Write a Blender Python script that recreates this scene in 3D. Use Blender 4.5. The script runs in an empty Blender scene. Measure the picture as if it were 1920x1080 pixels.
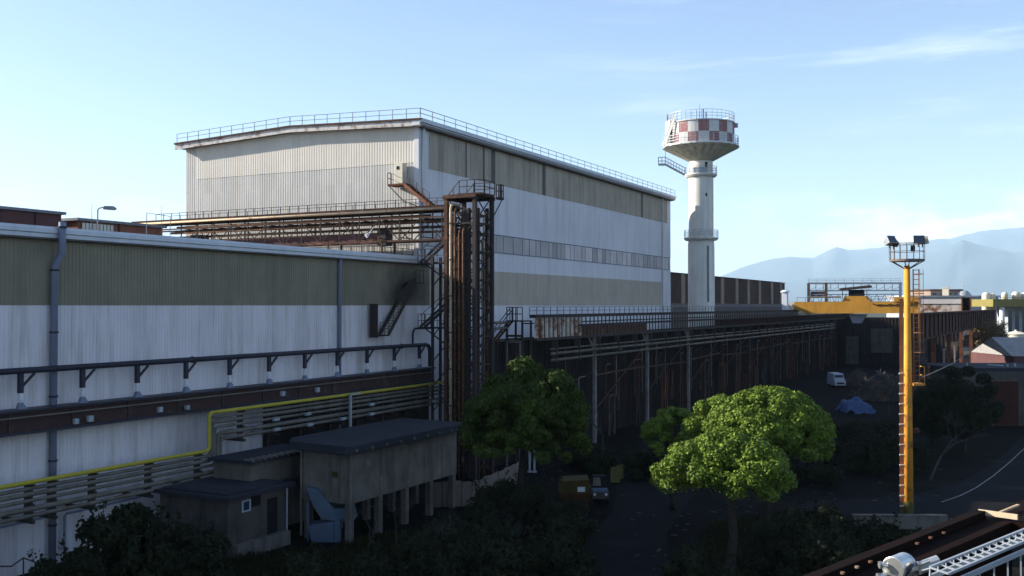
import bpy, math, random
import numpy as np
from mathutils import Vector, Matrix
random.seed(7); RNG = np.random.default_rng(11)
S = bpy.context.scene; COL = S.collection
PI = math.pi
# ------------------------------------------------------------------ camera
F, YAW, EYE = 1870.0, math.radians(27.4), 14.7
PITCH = math.atan(33 / F)
cd = bpy.data.cameras.new('camera'); cam = bpy.data.objects.new('camera', cd); COL.objects.link(cam)
cam.location = (0, 0, EYE); cam.rotation_euler = (PI/2 + PITCH, 0, YAW)
cd.sensor_width = 36; cd.lens = F/1920*36; cd.clip_start = .1; cd.clip_end = 90000
S.camera = cam
RM = cam.rotation_euler.to_matrix()
def ray(px, py): return RM @ Vector(((px-960)/F, (540-py)/F, -1))
O = Vector((0, 0, EYE))
def on_x(px, py, X): d = ray(px, py); return O + d*(X/d.x)
def on_y(px, py, Y): d = ray(px, py); return O + d*(Y/d.y)
def on_z(px, py, Z=0.0): d = ray(px, py); return O + d*((Z-EYE)/d.z)
def at(px, py, D): return O + ray(px, py)*D            # D metres in front of the lens plane
# ------------------------------------------------------------------ materials
MATS = {}
def mat(name, col, col2=None, scale=1.5, rough=.75, metal=0., streak=None, samt=.5, rust=None, rth=.6, rscale=.8,
        bump=0., bscale=20., island=0., trans=0., spec=.12, stretch=.08, dark_patch=None, panel=0.):
    m = bpy.data.materials.new(name); m.use_nodes = True
    nt = m.node_tree; N = nt.nodes; L = nt.links
    for n in list(N): N.remove(n)
    out = N.new('ShaderNodeOutputMaterial')
    geo = N.new('ShaderNodeNewGeometry')
    def noise(sc, vec, det=5, rg=.6):
        n = N.new('ShaderNodeTexNoise'); n.inputs['Scale'].default_value = sc
        n.inputs['Detail'].default_value = det; n.inputs['Roughness'].default_value = rg
        L.new(vec, n.inputs['Vector']); return n.outputs['Fac']
    def ramp(v, a, b):
        r = N.new('ShaderNodeMapRange'); r.inputs[1].default_value = a; r.inputs[2].default_value = b
        r.clamp = True; L.new(v, r.inputs[0]); return r.outputs[0]
    def mix(f, a, b):
        x = N.new('ShaderNodeMix'); x.data_type = 'RGBA'
        if isinstance(f, float): x.inputs['Factor'].default_value = f
        else: L.new(f, x.inputs['Factor'])
        for s, v in ((6, a), (7, b)):
            if isinstance(v, tuple): x.inputs[s].default_value = (*v, 1)
            else: L.new(v, x.inputs[s])
        return x.outputs[2]
    pos = geo.outputs['Position']
    c2 = col2 or tuple(v*.72 for v in col)
    c = mix(ramp(noise(scale, pos), .32, .68), tuple(col), tuple(c2))
    if island:
        mm = N.new('ShaderNodeMath'); mm.operation = 'MULTIPLY_ADD'
        mm.inputs[1].default_value = 2*island; mm.inputs[2].default_value = 1-island
        L.new(geo.outputs['Random Per Island'], mm.inputs[0])
        hv = N.new('ShaderNodeHueSaturation'); L.new(c, hv.inputs['Color']); L.new(mm.outputs[0], hv.inputs['Value']); c = hv.outputs[0]
    if panel:
        sn = N.new('ShaderNodeVectorMath'); sn.operation = 'SNAP'; sn.inputs[1].default_value = (1.07, 1.07, 5.3); L.new(pos, sn.inputs[0])
        wnz = N.new('ShaderNodeTexWhiteNoise'); wnz.noise_dimensions = '3D'; L.new(sn.outputs[0], wnz.inputs['Vector'])
        mm = N.new('ShaderNodeMath'); mm.operation = 'MULTIPLY_ADD'; mm.inputs[1].default_value = panel; mm.inputs[2].default_value = 1-panel*.6
        L.new(wnz.outputs['Value'], mm.inputs[0]); hv = N.new('ShaderNodeHueSaturation'); L.new(c, hv.inputs['Color']); L.new(mm.outputs[0], hv.inputs['Value']); c = hv.outputs[0]
    if streak:
        mp = N.new('ShaderNodeMapping'); mp.inputs['Scale'].default_value = (1, 1, stretch); L.new(pos, mp.inputs['Vector'])
        f = ramp(noise(1.4, mp.outputs[0], 6, .7), .48, .78)
        ml = N.new('ShaderNodeMath'); ml.operation = 'MULTIPLY'; ml.inputs[1].default_value = samt; L.new(f, ml.inputs[0])
        c = mix(ml.outputs[0], c, tuple(streak))
    if rust:
        c = mix(ramp(noise(rscale, pos, 8, .7), rth-.05, rth+.06), c, tuple(rust))
    if dark_patch:
        ctr, rad, scol, amt = dark_patch
        mp = N.new('ShaderNodeMapping'); mp.vector_type = 'POINT'
        mp.inputs['Location'].default_value = tuple(-ctr[i]/rad[i] for i in range(3))
        mp.inputs['Scale'].default_value = tuple(1/rad[i] for i in range(3)); L.new(pos, mp.inputs['Vector'])
        ln = N.new('ShaderNodeVectorMath'); ln.operation = 'LENGTH'; L.new(mp.outputs[0], ln.inputs[0])
        ad = N.new('ShaderNodeMath'); ad.operation = 'MULTIPLY_ADD'; ad.inputs[1].default_value = .7
        L.new(noise(1.2, pos), ad.inputs[0]); L.new(ln.outputs['Value'], ad.inputs[2])
        r = N.new('ShaderNodeMapRange'); r.inputs[1].default_value = 1.4; r.inputs[2].default_value = .5; r.inputs[4].default_value = amt
        r.clamp = True; L.new(ad.outputs[0], r.inputs[0]); c = mix(r.outputs[0], c, tuple(scol))
    b = N.new('ShaderNodeBsdfPrincipled'); L.new(c, b.inputs['Base Color'])
    b.inputs['Roughness'].default_value = rough; b.inputs['Metallic'].default_value = metal
    b.inputs['Specular IOR Level'].default_value = spec
    if bump:
        bp = N.new('ShaderNodeBump'); bp.inputs['Strength'].default_value = bump; bp.inputs['Distance'].default_value = .05
        L.new(noise(bscale, pos), bp.inputs['Height']); L.new(bp.outputs[0], b.inputs['Normal'])
    sh = b.outputs[0]
    if trans:
        t = N.new('ShaderNodeBsdfTranslucent'); L.new(c, t.inputs['Color'])
        ms = N.new('ShaderNodeMixShader'); ms.inputs[0].default_value = trans
        L.new(sh, ms.inputs[1]); L.new(t.outputs[0], ms.inputs[2]); sh = ms.outputs[0]
    L.new(sh, out.inputs['Surface']); MATS[name] = m; return m

RUST = (.16, .07, .035)
m_white = mat('white_cladding', (.68, .635, .65), (.61, .57, .585), .35, streak=(.33, .28, .25), samt=.8, rough=.6, panel=.10)
m_whiteh = mat('hall_white_cladding', (.70, .68, .69), (.64, .62, .64), .2, streak=(.46, .44, .44), samt=.65, rough=.6, panel=.09)
m_green = mat('olive_cladding', (.25, .22, .155), (.195, .172, .125), .4, streak=(.12, .115, .08), samt=.6, rough=.6,
              dark_patch=((-49, 74.5, 16.2), (2, 4.4, 2.6), (.02, .02, .022), .9))  # soft-edged dark patch on the band around the stair
m_beige = mat('beige_cladding', (.49, .425, .345), (.44, .38, .31), .4, streak=(.28, .24, .2), samt=.6, rough=.6, panel=.08)
m_beige_up = mat('upper_beige_cladding', (.46, .40, .31), (.40, .345, .275), .4, streak=(.16, .13, .11), samt=.85, rough=.6, panel=.08)
m_cream = mat('cream_cladding', (.61, .57, .495), (.555, .52, .46), .4, streak=(.47, .435, .365), samt=.5, rough=.55, panel=.12)
m_greyclad = mat('grey_cladding', (.475, .462, .43), (.425, .412, .385), .4, streak=(.60, .585, .555), samt=.5, rough=.55, panel=.14)
m_trim = mat('pale_trim', (.62, .62, .62), (.55, .55, .56), 1, rough=.5)
m_fascia = mat('fascia_metal', (.62, .64, .68), (.52, .54, .58), .6, rough=.45, streak=(.40, .42, .46), samt=.5)
m_soffit = mat('soffit', (.14, .12, .11), rough=.8)
m_roof = mat('roof_sheet', (.30, .29, .28), rough=.8)
m_rooftrim = mat('rusted_roof_edge', (.55, .53, .5), (.45, .42, .4), 1.2, rust=(.16, .10, .08), rth=.57, rscale=1.2)
m_rail = mat('rail_steel', (.20, .22, .25), rough=.6)
m_darkrail = mat('dark_rail', (.045, .045, .055), (.07, .045, .035), 2, rough=.7)
m_pipe_blue = mat('blue_drain_pipe', (.20, .22, .29), (.15, .17, .23), 1, rough=.5)
m_pipe_dark = mat('blue_black_pipe', (.035, .037, .055), (.03, .028, .035), 1, rough=.45)
m_girder = mat('brown_girder', (.055, .03, .026), (.04, .026, .026), .6, rust=(.09, .06, .05), rth=.62, rough=.8)
m_yellow = mat('yellow_pipe', (.40, .33, .03), (.33, .28, .04), .8, rough=.5, streak=(.2, .18, .08), samt=.5, stretch=1)
m_greypipe = mat('grey_pipe', (.16, .145, .12), (.10, .093, .08), .9, rough=.6, rust=(.09, .055, .03), rth=.6)
m_rack = mat('rack_steel', (.06, .052, .045), (.045, .037, .03), 1, rough=.8)
m_rust = mat('dark_rust', (.085, .045, .03), (.05, .03, .024), 1.3, rust=(.18, .09, .05), rth=.6, rough=.85)
m_rustred = mat('red_rust', (.14, .055, .03), (.09, .035, .022), 1.0, rust=(.22, .12, .07), rth=.62, rough=.85)
m_steel = mat('dark_steel', (.035, .033, .036), (.05, .033, .027), 1.2, rough=.8, rust=(.10, .055, .035), rth=.62)
m_rustpipe = mat('rusty_pipe', (.15, .078, .046), (.085, .042, .026), 1.6, rough=.7, rust=(.36, .27, .19), rth=.62, rscale=1.4)
m_creampipe = mat('cream_pipe', (.60, .48, .33), (.46, .33, .2), 1.2, rough=.7, rust=(.2, .09, .05), rth=.62)
m_brick = mat('red_brown_wall', (.25, .105, .065), (.17, .07, .048), .8, rough=.85, streak=(.10, .05, .04), samt=.7)
m_brickdk = mat('dark_red_wall', (.11, .055, .055), (.09, .045, .045), .8, rough=.85)
m_fibre = mat('pale_translucent_panel', (.62, .60, .52), (.5, .48, .42), 1.2, rough=.6)
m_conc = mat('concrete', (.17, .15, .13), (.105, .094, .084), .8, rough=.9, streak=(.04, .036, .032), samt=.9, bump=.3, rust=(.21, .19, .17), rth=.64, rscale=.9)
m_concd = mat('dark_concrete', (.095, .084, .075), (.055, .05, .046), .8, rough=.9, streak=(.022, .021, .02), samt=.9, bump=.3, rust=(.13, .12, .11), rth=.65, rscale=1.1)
m_bitumen = mat('bitumen_roof', (.036, .038, .048), (.026, .027, .033), .6, rough=.85)
m_tower = mat('tower_concrete', (.71, .68, .61), (.62, .59, .53), .5, rough=.85, streak=(.40, .37, .31), samt=.75, stretch=.05)
m_bowl = mat('bowl_concrete', (.56, .54, .42), (.50, .48, .38), .5, rough=.9, streak=(.18, .15, .12), samt=1.0, stretch=.25)
m_sigred = mat('faded_red_paint', (.30, .14, .135), (.25, .125, .13), .8, rough=.7, rust=(.48, .36, .33), rth=.6, streak=(.42, .34, .32), samt=.6)
m_sigwhite = mat('signal_white_paint', (.66, .65, .62), (.58, .58, .56), .8, rough=.7, rust=(.45, .3, .24), rth=.66, streak=(.4, .34, .3), samt=.6)
m_galv = mat('galvanised', (.36, .39, .42), (.27, .30, .33), 3, rough=.45, metal=.3)
m_chrome = mat('bright_zinc', (.66, .66, .62), (.5, .5, .47), 9, rough=.28, metal=.85)
m_mast = mat('yellow_mast', (.74, .345, .05), (.62, .26, .035), .8, rough=.6, rust=(.30, .13, .05), rth=.58, rscale=1.4, streak=(.34, .14, .04), samt=.8)
m_mastbase = mat('green_yellow_base', (.085, .08, .022), (.06, .057, .02), 2, rough=.7)
m_crane = mat('crane_yellow', (.46, .24, .035), (.38, .19, .03), .5, rough=.6, streak=(.2, .1, .035), samt=.6)
m_pine_shaded = mat('shaded_pine_needles', (.055, .085, .011), (.016, .024, .004), .5, rough=.65, island=.5, trans=.03)  # darker copy of the pine needles, shade of the tree put into the colour
m_girdred = mat('red_brown_girder', (.06, .027, .018), (.035, .018, .014), .9, rust=(.10, .05, .03), rth=.6, rough=.85)
m_post = mat('mottled_grey_column', (.27, .25, .23), (.15, .13, .12), 1.5, rough=.9, streak=(.08, .06, .05), samt=.7)
m_van = mat('dusty_white_van', (.40, .42, .46), (.34, .36, .4), 2, rough=.4)
m_dark = mat('black_void', (.016, .016, .018), rough=.9)
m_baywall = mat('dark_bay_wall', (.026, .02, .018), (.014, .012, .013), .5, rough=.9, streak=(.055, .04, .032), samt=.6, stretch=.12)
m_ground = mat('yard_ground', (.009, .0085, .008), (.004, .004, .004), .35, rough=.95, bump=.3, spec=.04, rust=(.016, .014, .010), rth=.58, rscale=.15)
m_plain = mat('far_plain', (.07, .075, .045), (.05, .055, .04), .02, rough=.95)
m_asph = mat('asphalt', (.012, .012, .0135), (.007, .007, .0085), .6, rough=.9, bump=.25, spec=.05, rust=(.018, .018, .019), rth=.6, rscale=.3)
m_paint = mat('road_paint', (.30, .30, .29), (.16, .16, .16), 2.2, rough=.8)
m_grass = mat('grass_blades', (.018, .024, .008), (.028, .03, .012), .6, rough=.9, island=.3, trans=.2)
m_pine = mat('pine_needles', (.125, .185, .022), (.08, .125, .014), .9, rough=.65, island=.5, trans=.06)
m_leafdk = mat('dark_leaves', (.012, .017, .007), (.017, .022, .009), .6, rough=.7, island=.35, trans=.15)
m_leafdry = mat('dry_leaves', (.20, .14, .08), (.14, .1, .055), 1, rough=.85, island=.35, trans=.25)
m_bark = mat('bark', (.035, .028, .023), (.022, .018, .016), 3, rough=.95, bump=.5)
m_barkpale = mat('pale_bark', (.07, .066, .058), (.045, .042, .038), 3, rough=.95)
m_mount = mat('hazed_mountain_scrub', (.075, .095, .11), (.065, .085, .10), .0006, rough=1)  # scrub tone with some of the haze's pale blue put into the colour
m_blue = mat('pale_blue_paint', (.085, .12, .165), (.065, .095, .14), 1.2, rough=.6, rust=(.10, .09, .08), rth=.58)
m_tarp = mat('blue_tarp', (.07, .11, .22), (.05, .08, .17), 1, rough=.6, bump=.6, bscale=4)
m_vanwhite = mat('white_van_paint', (.62, .66, .72), (.58, .62, .68), 2, rough=.35)
m_glass = mat('dark_glass', (.03, .045, .075), rough=.12, spec=.6)
m_rubber = mat('rubber', (.018, .018, .018), rough=.9)
m_skip = mat('orange_skip', (.065, .027, .011), (.045, .02, .009), 1.5, rough=.8, rust=(.035, .02, .012), rth=.58)
m_skipyel = mat('yellow_panel', (.075, .05, .011), (.05, .036, .010), 1.5, rough=.7)
m_sign = mat('white_plate', (.62, .63, .66), (.55, .56, .6), 3, rough=.5)
m_board = mat('weathered_board', (.20, .16, .135), (.14, .115, .10), 1.5, rough=.9, streak=(.08, .065, .058), samt=.6)
m_scrap = mat('scrap_metal', (.085, .075, .07), (.04, .036, .034), .9, rough=.75, rust=(.09, .05, .03), rth=.56, island=.5)
m_tank = mat('cream_tank', (.66, .60, .46), (.58, .53, .42), .3, rough=.6)
m_oliveyel = mat('olive_yellow_deck', (.22, .185, .055), (.17, .145, .05), .5, rough=.7)
m_greywall = mat('grey_wall', (.32, .34, .37), (.26, .28, .3), .5, rough=.8)
m_bluesteel = mat('blue_grey_steel', (.13, .16, .22), (.11, .13, .18), .8, rough=.6)
m_ivory = mat('ivory_paint', (.62, .57, .44), (.55, .5, .4), 1.5, rough=.6)
m_orange = mat('rust_orange', (.30, .13, .04), (.2, .08, .03), 1, rough=.8, rust=(.45, .25, .1), rth=.6)
m_peel = mat('peeling_white_panel', (.52, .48, .42), (.38, .3, .24), .8, rough=.8, rust=(.15, .065, .035), rth=.52, rscale=.7, streak=(.13, .06, .035), samt=.8)
m_patch = mat('patchy_fibre_panel', (.52, .48, .455), (.42, .37, .36), .5, rough=.6, island=.3, streak=(.33, .29, .27), samt=.6)
m_hallrust = mat('brown_hall_cladding', (.10, .068, .055), (.072, .05, .042), .5, rough=.85, island=.15)
m_hallpale = mat('brown_hall_pale_strip', (.28, .22, .18), (.2, .15, .12), .5, rough=.85)
m_beam = mat('dark_rust_beam', (.013, .006, .0045), (.008, .005, .004), 2.5, rough=.85, spec=.04, rust=(.035, .014, .008), rth=.66, rscale=2)
m_doordk = mat('dark_red_door', (.05, .018, .013), (.04, .015, .012), 1, rough=.8)
# ------------------------------------------------------------------ mesh builder
class MB:
    def __init__(s): s.v = []; s.f = []
    def box(s, x0, x1, y0, y1, z0, z1):
        b = len(s.v)
        s.v += [(x, y, z) for z in (z0, z1) for y in (y0, y1) for x in (x0, x1)]
        s.f += [tuple(b+i for i in q) for q in ((0,2,3,1),(4,5,7,6),(0,1,5,4),(2,6,7,3),(0,4,6,2),(1,3,7,5))]
        return s
    def poly(s, pts):
        b = len(s.v); s.v += [tuple(p) for p in pts]; s.f.append(tuple(range(b, b+len(pts)))); return s
    def prism(s, pts, d):           # extrude polygon by vector d
        b = len(s.v); n = len(pts); d = Vector(d)
        s.v += [tuple(p) for p in pts] + [tuple(Vector(p)+d) for p in pts]
        s.f.append(tuple(range(b, b+n))[::-1]); s.f.append(tuple(range(b+n, b+2*n)))
        for i in range(n):
            j = (i+1) % n; s.f.append((b+i, b+j, b+n+j, b+n+i))
        return s
    def beam(s, p, q, w, h=None):   # rectangular bar between two points
        h = h or w; p = Vector(p); q = Vector(q); d = (q-p)
        if d.length < 1e-5: return s
        d.normalize(); up = Vector((0,0,1)) if abs(d.z) < .95 else Vector((0,1,0))
        a = d.cross(up).normalized(); u = a.cross(d)
        r = [p + a*(w/2*i) + u*(h/2*j) for i, j in ((-1,-1),(1,-1),(1,1),(-1,1))]
        return s.prism(r, q-p)
    def tube(s, pts, r, n=8, cap=True):
        pts = [Vector(p) for p in pts]; rr = r if isinstance(r, (list, tuple)) else [r]*len(pts)
        b = len(s.v); a = None
        for i, p in enumerate(pts):
            d = (pts[min(i+1, len(pts)-1)] - pts[max(i-1, 0)]).normalized()
            if a is None: a = d.orthogonal().normalized()
            a = (a - d*a.dot(d)); a = a.normalized() if a.length > 1e-6 else d.orthogonal().normalized()
            c = d.cross(a)
            s.v += [tuple(p + (a*math.cos(2*PI*k/n) + c*math.sin(2*PI*k/n))*rr[i]) for k in range(n)]
        for i in range(len(pts)-1):
            for k in range(n):
                k2 = (k+1) % n; s.f.append((b+i*n+k, b+i*n+k2, b+(i+1)*n+k2, b+(i+1)*n+k))
        if cap:
            s.f.append(tuple(range(b, b+n))[::-1]); e = b+(len(pts)-1)*n; s.f.append(tuple(range(e, e+n)))
        return s
    def lathe(s, cx, cy, prof, n=32, a0=0, a1=2*PI):
        b = len(s.v); full = abs(a1-a0-2*PI) < 1e-6; m = n if full else n+1
        for r, z in prof:
            s.v += [(cx+r*math.cos(a0+(a1-a0)*k/n), cy+r*math.sin(a0+(a1-a0)*k/n), z) for k in range(m)]
        for i in range(len(prof)-1):
            for k in range(n):
                k2 = (k+1) % m; s.f.append((b+i*m+k, b+i*m+k2, b+(i+1)*m+k2, b+(i+1)*m+k))
        return s
    def rails(s, pts, h=1.05, sp=1.5, r=.03, levels=(1, .5), posts=True):
        pts = [Vector(p) for p in pts]
        for p, q in zip(pts, pts[1:]):
            for l in levels: s.tube([p+Vector((0,0,h*l)), q+Vector((0,0,h*l))], r, 4)
            if posts:
                n = max(1, round((q-p).length/sp))
                for i in range(n+1): 
                    c = p.lerp(q, i/n); s.tube([c, c+Vector((0,0,h))], r, 4)
        return s
    def corr(s, p, q, z0, z1, nrm, pitch=.25, dep=.04):   # corrugated sheet, z0/z1 numbers or functions of t
        p = Vector((*p[:2], 0)); q = Vector((*q[:2], 0)); Ln = (q-p).length; n = max(1, int(Ln/pitch)); nv = Vector((*nrm, 0))*dep
        b = len(s.v); cnt = 0
        f0 = z0 if callable(z0) else (lambda t: z0); f1 = z1 if callable(z1) else (lambda t: z1)
        for i in range(n):
            for fr, o in ((0, 0), (.42, 0), (.5, 1), (.92, 1)):
                t = (i+fr)/n; c = p.lerp(q, t) + nv*o
                s.v += [(c.x, c.y, f0(t)), (c.x, c.y, f1(t))]; cnt += 1
        c = q; s.v += [(c.x, c.y, f0(1)), (c.x, c.y, f1(1))]; cnt += 1
        for i in range(cnt-1): s.f.append((b+2*i, b+2*i+2, b+2*i+3, b+2*i+1))
        return s
    def ball(s, c, r, n=10, squash=1.):
        prof = [(max(.001, r*math.sin(PI*i/n)), c[2]-r*squash*math.cos(PI*i/n)) for i in range(n+1)]
        return s.lathe(c[0], c[1], prof, n*2)
    def each(s, name, m, parent=None):      # one object per separate piece
        par = list(range(len(s.v)))
        def fd(a):
            while par[a] != a: par[a] = par[par[a]]; a = par[a]
            return a
        for f in s.f:
            r = fd(f[0])
            for i in f[1:]: par[fd(i)] = r
        groups = {}
        for f in s.f: groups.setdefault(fd(f[0]), []).append(f)
        out = []
        for fs in groups.values():
            ids = sorted({i for f in fs for i in f}); mp = {i: k for k, i in enumerate(ids)}
            q = MB(); q.v = [s.v[i] for i in ids]; q.f = [tuple(mp[i] for i in f) for f in fs]; out.append(q.build(name, m, parent))
        return out
    def build(s, name, m, parent=None, smooth=False, bevel=0):
        off = Vector((0,0,0)); o = parent
        while o is not None: off += Vector(o.location); o = o.parent
        me = bpy.data.meshes.new(name)
        me.from_pydata([tuple(Vector(v)-off) for v in s.v], [], s.f)
        me.materials.append(m); me.update()
        ob = bpy.data.objects.new(name, me); COL.objects.link(ob)
        if parent is not None: ob.parent = parent
        if smooth: me.polygons.foreach_set('use_smooth', [True]*len(me.polygons))
        if bevel:
            bv = ob.modifiers.new('bevel', 'BEVEL'); bv.width = bevel; bv.segments = 2; bv.limit_method = 'ANGLE'
        return ob
def tag(o, label, cat, group=None, kind=None):
    o['label'] = label; o['category'] = cat
    if group: o['group'] = group
    if kind: o['kind'] = kind
    return o
def struct(o, kind='structure'): o['kind'] = kind; return o
def thing(name, label, cat, loc, group=None):
    o = bpy.data.objects.new(name, None); COL.objects.link(o); o.location = Vector(loc)
    o.empty_display_size = .3
    return tag(o, label, cat, group)
def dup(root, loc, label=None, rz=0):
    def cp(o, par):
        c = o.copy(); COL.objects.link(c); c.parent = par
        for ch in list(o.children): cp(ch, c)
        return c
    kids = list(root.children); r = root.copy(); COL.objects.link(r); r.location = Vector(loc); r.rotation_euler.z = rz
    for k in kids: cp(k, r)
    if label: r['label'] = label
    return r
def raw_mesh(name, V, Fq, m, parent=None):
    off = Vector((0,0,0)); o = parent
    while o is not None: off += Vector(o.location); o = o.parent
    V = np.asarray(V, dtype=np.float32) - np.array(off, dtype=np.float32)
    me = bpy.data.meshes.new(name); nf = len(Fq)
    me.vertices.add(len(V)); me.vertices.foreach_set('co', V.ravel())
    me.loops.add(nf*4); me.loops.foreach_set('vertex_index', np.asarray(Fq, dtype=np.int32).ravel())
    me.polygons.add(nf); me.polygons.foreach_set('loop_start', np.arange(nf, dtype=np.int32)*4)
    me.update(calc_edges=True); me.materials.append(m)
    ob = bpy.data.objects.new(name, me); COL.objects.link(ob)
    if parent is not None: ob.parent = parent
    return ob
def leaf_quads(P, Nn, size):
    """one small quad per point, facing roughly Nn"""
    n = len(P); Nn = Nn + RNG.normal(0, .55, (n, 3)); Nn /= np.linalg.norm(Nn, axis=1, keepdims=True) + 1e-9
    t = RNG.normal(0, 1, (n, 3)); t -= Nn*(t*Nn).sum(1, keepdims=True); t /= np.linalg.norm(t, axis=1, keepdims=True) + 1e-9
    b = np.cross(Nn, t); s = (size*RNG.uniform(.6, 1.3, n))[:, None]
    V = np.stack([P - t*s - b*s*.45, P + t*s*.2 - b*s*.6, P + t*s + b*s*.4, P - t*s*.3 + b*s*.6], 1).reshape(-1, 3)
    return V, np.arange(n*4).reshape(n, 4)
def clump_cloud(clumps, per, size, up=.25):
    Ps, Ns = [], []
    for c, r, k in clumps:
        n = int(per*k); d = RNG.normal(0, 1, (n, 3)); d[:, 2] += up; d /= np.linalg.norm(d, axis=1, keepdims=True)
        rad = r*RNG.uniform(.55, 1.06, n)**.5
        Ps.append(np.array(c)[None] + d*rad[:, None]*np.array([1, 1, .8])); Ns.append(d)
    return leaf_quads(np.concatenate(Ps), np.concatenate(Ns), size)
SKY_STR, SUN_E, EXPO, HAZE, SKYW = .08, 5.0, 1.42, 4.4e-5, (9., 9.3, 10.)
# ------------------------------------------------------------------ world, sun
SUN_AZ, SUN_EL = math.radians(-104), math.radians(22.5)
w = bpy.data.worlds.new('World'); S.world = w; w.use_nodes = True
nt = w.node_tree; N = nt.nodes; L = nt.links
bg = N['Background']; sky = N.new('ShaderNodeTexSky'); sky.sky_type = 'NISHITA'; sky.sun_disc = False
sky.sun_elevation = SUN_EL; sky.sun_rotation = SUN_AZ; sky.air_density = 1.0; sky.dust_density = .4; sky.ozone_density = 2.0
tc = N.new('ShaderNodeTexCoord')
sep = N.new('ShaderNodeSeparateXYZ'); L.new(tc.outputs['Generated'], sep.inputs[0])
def wm(op, a, b=None, c=None):
    n = N.new('ShaderNodeMath'); n.operation = op
    for i, v in enumerate((a, b, c)):
        if v is None: continue
        if isinstance(v, (int, float)): n.inputs[i].default_value = v
        else: L.new(v, n.inputs[i])
    return n.outputs[0]
def wr(v, a, b, lo=0., hi=1.):
    n = N.new('ShaderNodeMapRange'); n.clamp = True; n.interpolation_type = 'SMOOTHSTEP'
    for i, q in enumerate((a, b, lo, hi)): n.inputs[i+1].default_value = q
    L.new(v, n.inputs[0]); return n.outputs[0]
def wn(scale, sx, sy, sz, det, rg):
    mp = N.new('ShaderNodeMapping'); mp.inputs['Scale'].default_value = (sx, sy, sz); L.new(tc.outputs['Generated'], mp.inputs['Vector'])
    n = N.new('ShaderNodeTexNoise'); n.inputs['Scale'].default_value = scale; n.inputs['Detail'].default_value = det
    n.inputs['Roughness'].default_value = rg; L.new(mp.outputs[0], n.inputs['Vector']); return n.outputs['Fac']
az = wm('ARCTAN2', sep.outputs[0], sep.outputs[1])             # clockwise from +y
el = sep.outputs[2]
# low cumulus bank over the mountains on the right
bank = wm('MULTIPLY', wr(el, .045, .062), wr(el, .115, .085))
c1 = wm('MULTIPLY', wr(wn(9, 1, 1, 2.6, 8, .62), .43, .62), wm('MULTIPLY', bank, wr(az, -.26, -.08, .35, 1)))
# thin cirrus, upper right
c2 = wm('MULTIPLY', wr(wn(4.0, 1.0, 1.0, 9., 8, .66), .50, .78), wm('MULTIPLY', wr(el, .10, .2), wr(az, -.62, -.1)))
c2 = wm('MULTIPLY', c2, .24)
cl = wm('MINIMUM', wm('ADD', wm('MULTIPLY', c1, .6), c2), 1.)
mx = N.new('ShaderNodeMix'); mx.data_type = 'RGBA'; L.new(cl, mx.inputs['Factor']); 
tn = N.new('ShaderNodeMix'); tn.data_type = 'RGBA'; tn.blend_type = 'MULTIPLY'; tn.inputs['Factor'].default_value = 1.
L.new(sky.outputs[0], tn.inputs[6]); tn.inputs[7].default_value = (.97, .925, 1.02, 1); L.new(tn.outputs[2], mx.inputs[6])
mx.inputs[7].default_value = (SKYW[0], SKYW[1], SKYW[2], 1)
L.new(mx.outputs[2], bg.inputs['Color']); bg.inputs['Strength'].default_value = SKY_STR
ld = bpy.data.lights.new('sun', 'SUN'); ld.energy = SUN_E; ld.angle = math.radians(.5); ld.color = (1, .92, .80)
lo = bpy.data.objects.new('sun', ld); COL.objects.link(lo)
sd = Vector((math.sin(SUN_AZ)*math.cos(SUN_EL), math.cos(SUN_AZ)*math.cos(SUN_EL), math.sin(SUN_EL)))
lo.rotation_euler = (-sd).to_track_quat('-Z', 'Y').to_euler(); lo.location = (-60, -20, 80)
S.view_settings.view_transform = 'Standard'; S.view_settings.look = 'None'; S.view_settings.gamma = 1
S.view_settings.use_curve_mapping = False; S.view_settings.exposure = EXPO
S.cycles.max_bounces = 6; S.cycles.diffuse_bounces = 3; S.cycles.glossy_bounces = 2; S.cycles.transmission_bounces = 2
S.cycles.volume_bounces = 2; S.cycles.use_denoising = True; S.cycles.caustics_reflective = False
# ------------------------------------------------------------------ ground, road, mountains, haze
mb = MB(); R = 24800
mb.poly([(-R, -R, 0), (R, -R, 0), (R, R, 0), (-R, R, 0)]); struct(mb.build('ground', m_plain))
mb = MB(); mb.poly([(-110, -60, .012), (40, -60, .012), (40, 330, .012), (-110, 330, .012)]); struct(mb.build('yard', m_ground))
def strip(name, pts, width, z, m):
    mb = MB(); P = [Vector((p[0], p[1], z)) for p in pts]; Lf, Rt = [], []
    for i, p in enumerate(P):
        d = (P[min(i+1, len(P)-1)] - P[max(i-1, 0)]).normalized(); n = Vector((-d.y, d.x, 0))*width/2
        Lf.append(p+n); Rt.append(p-n)
    for i in range(len(P)-1): mb.poly([Lf[i], Rt[i], Rt[i+1], Lf[i+1]])
    return mb.build(name, m)
def g(px, py): return on_z(px, py, 0)
edge = [g(1765, 942), g(1800, 930), g(1830, 915), g(1862, 893), g(1892, 868), g(1920, 842), g(1945, 815)]
mb = MB()
mb.poly([(p.x, p.y, .02) for p in [g(1500, 962), g(1790, 975), g(1880, 985), g(1990, 960), g(2080, 900), g(2000, 800), g(1950, 790), g(1905, 830), g(1862, 870), g(1800, 905), g(1700, 930), g(1600, 935), g(1500, 940)]])
struct(mb.build('road', m_asph))
struct(strip('road_edge_line', edge, .11, .026, m_paint))
struct(strip('road_stop_line', [g(1782, 974), g(1830, 967), g(1880, 957), g(1925, 945)], .18, .026, m_paint))
mb = MB()
mb.poly([(p.x, p.y, .02) for p in [g(1090, 1020), g(1120, 1100), g(1170, 1300), g(1250, 1300), g(1250, 1000), g(1300, 930), g(1215, 880), g(1160, 890), g(1150, 960)]])
struct(mb.build('yard_path', m_asph))
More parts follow.
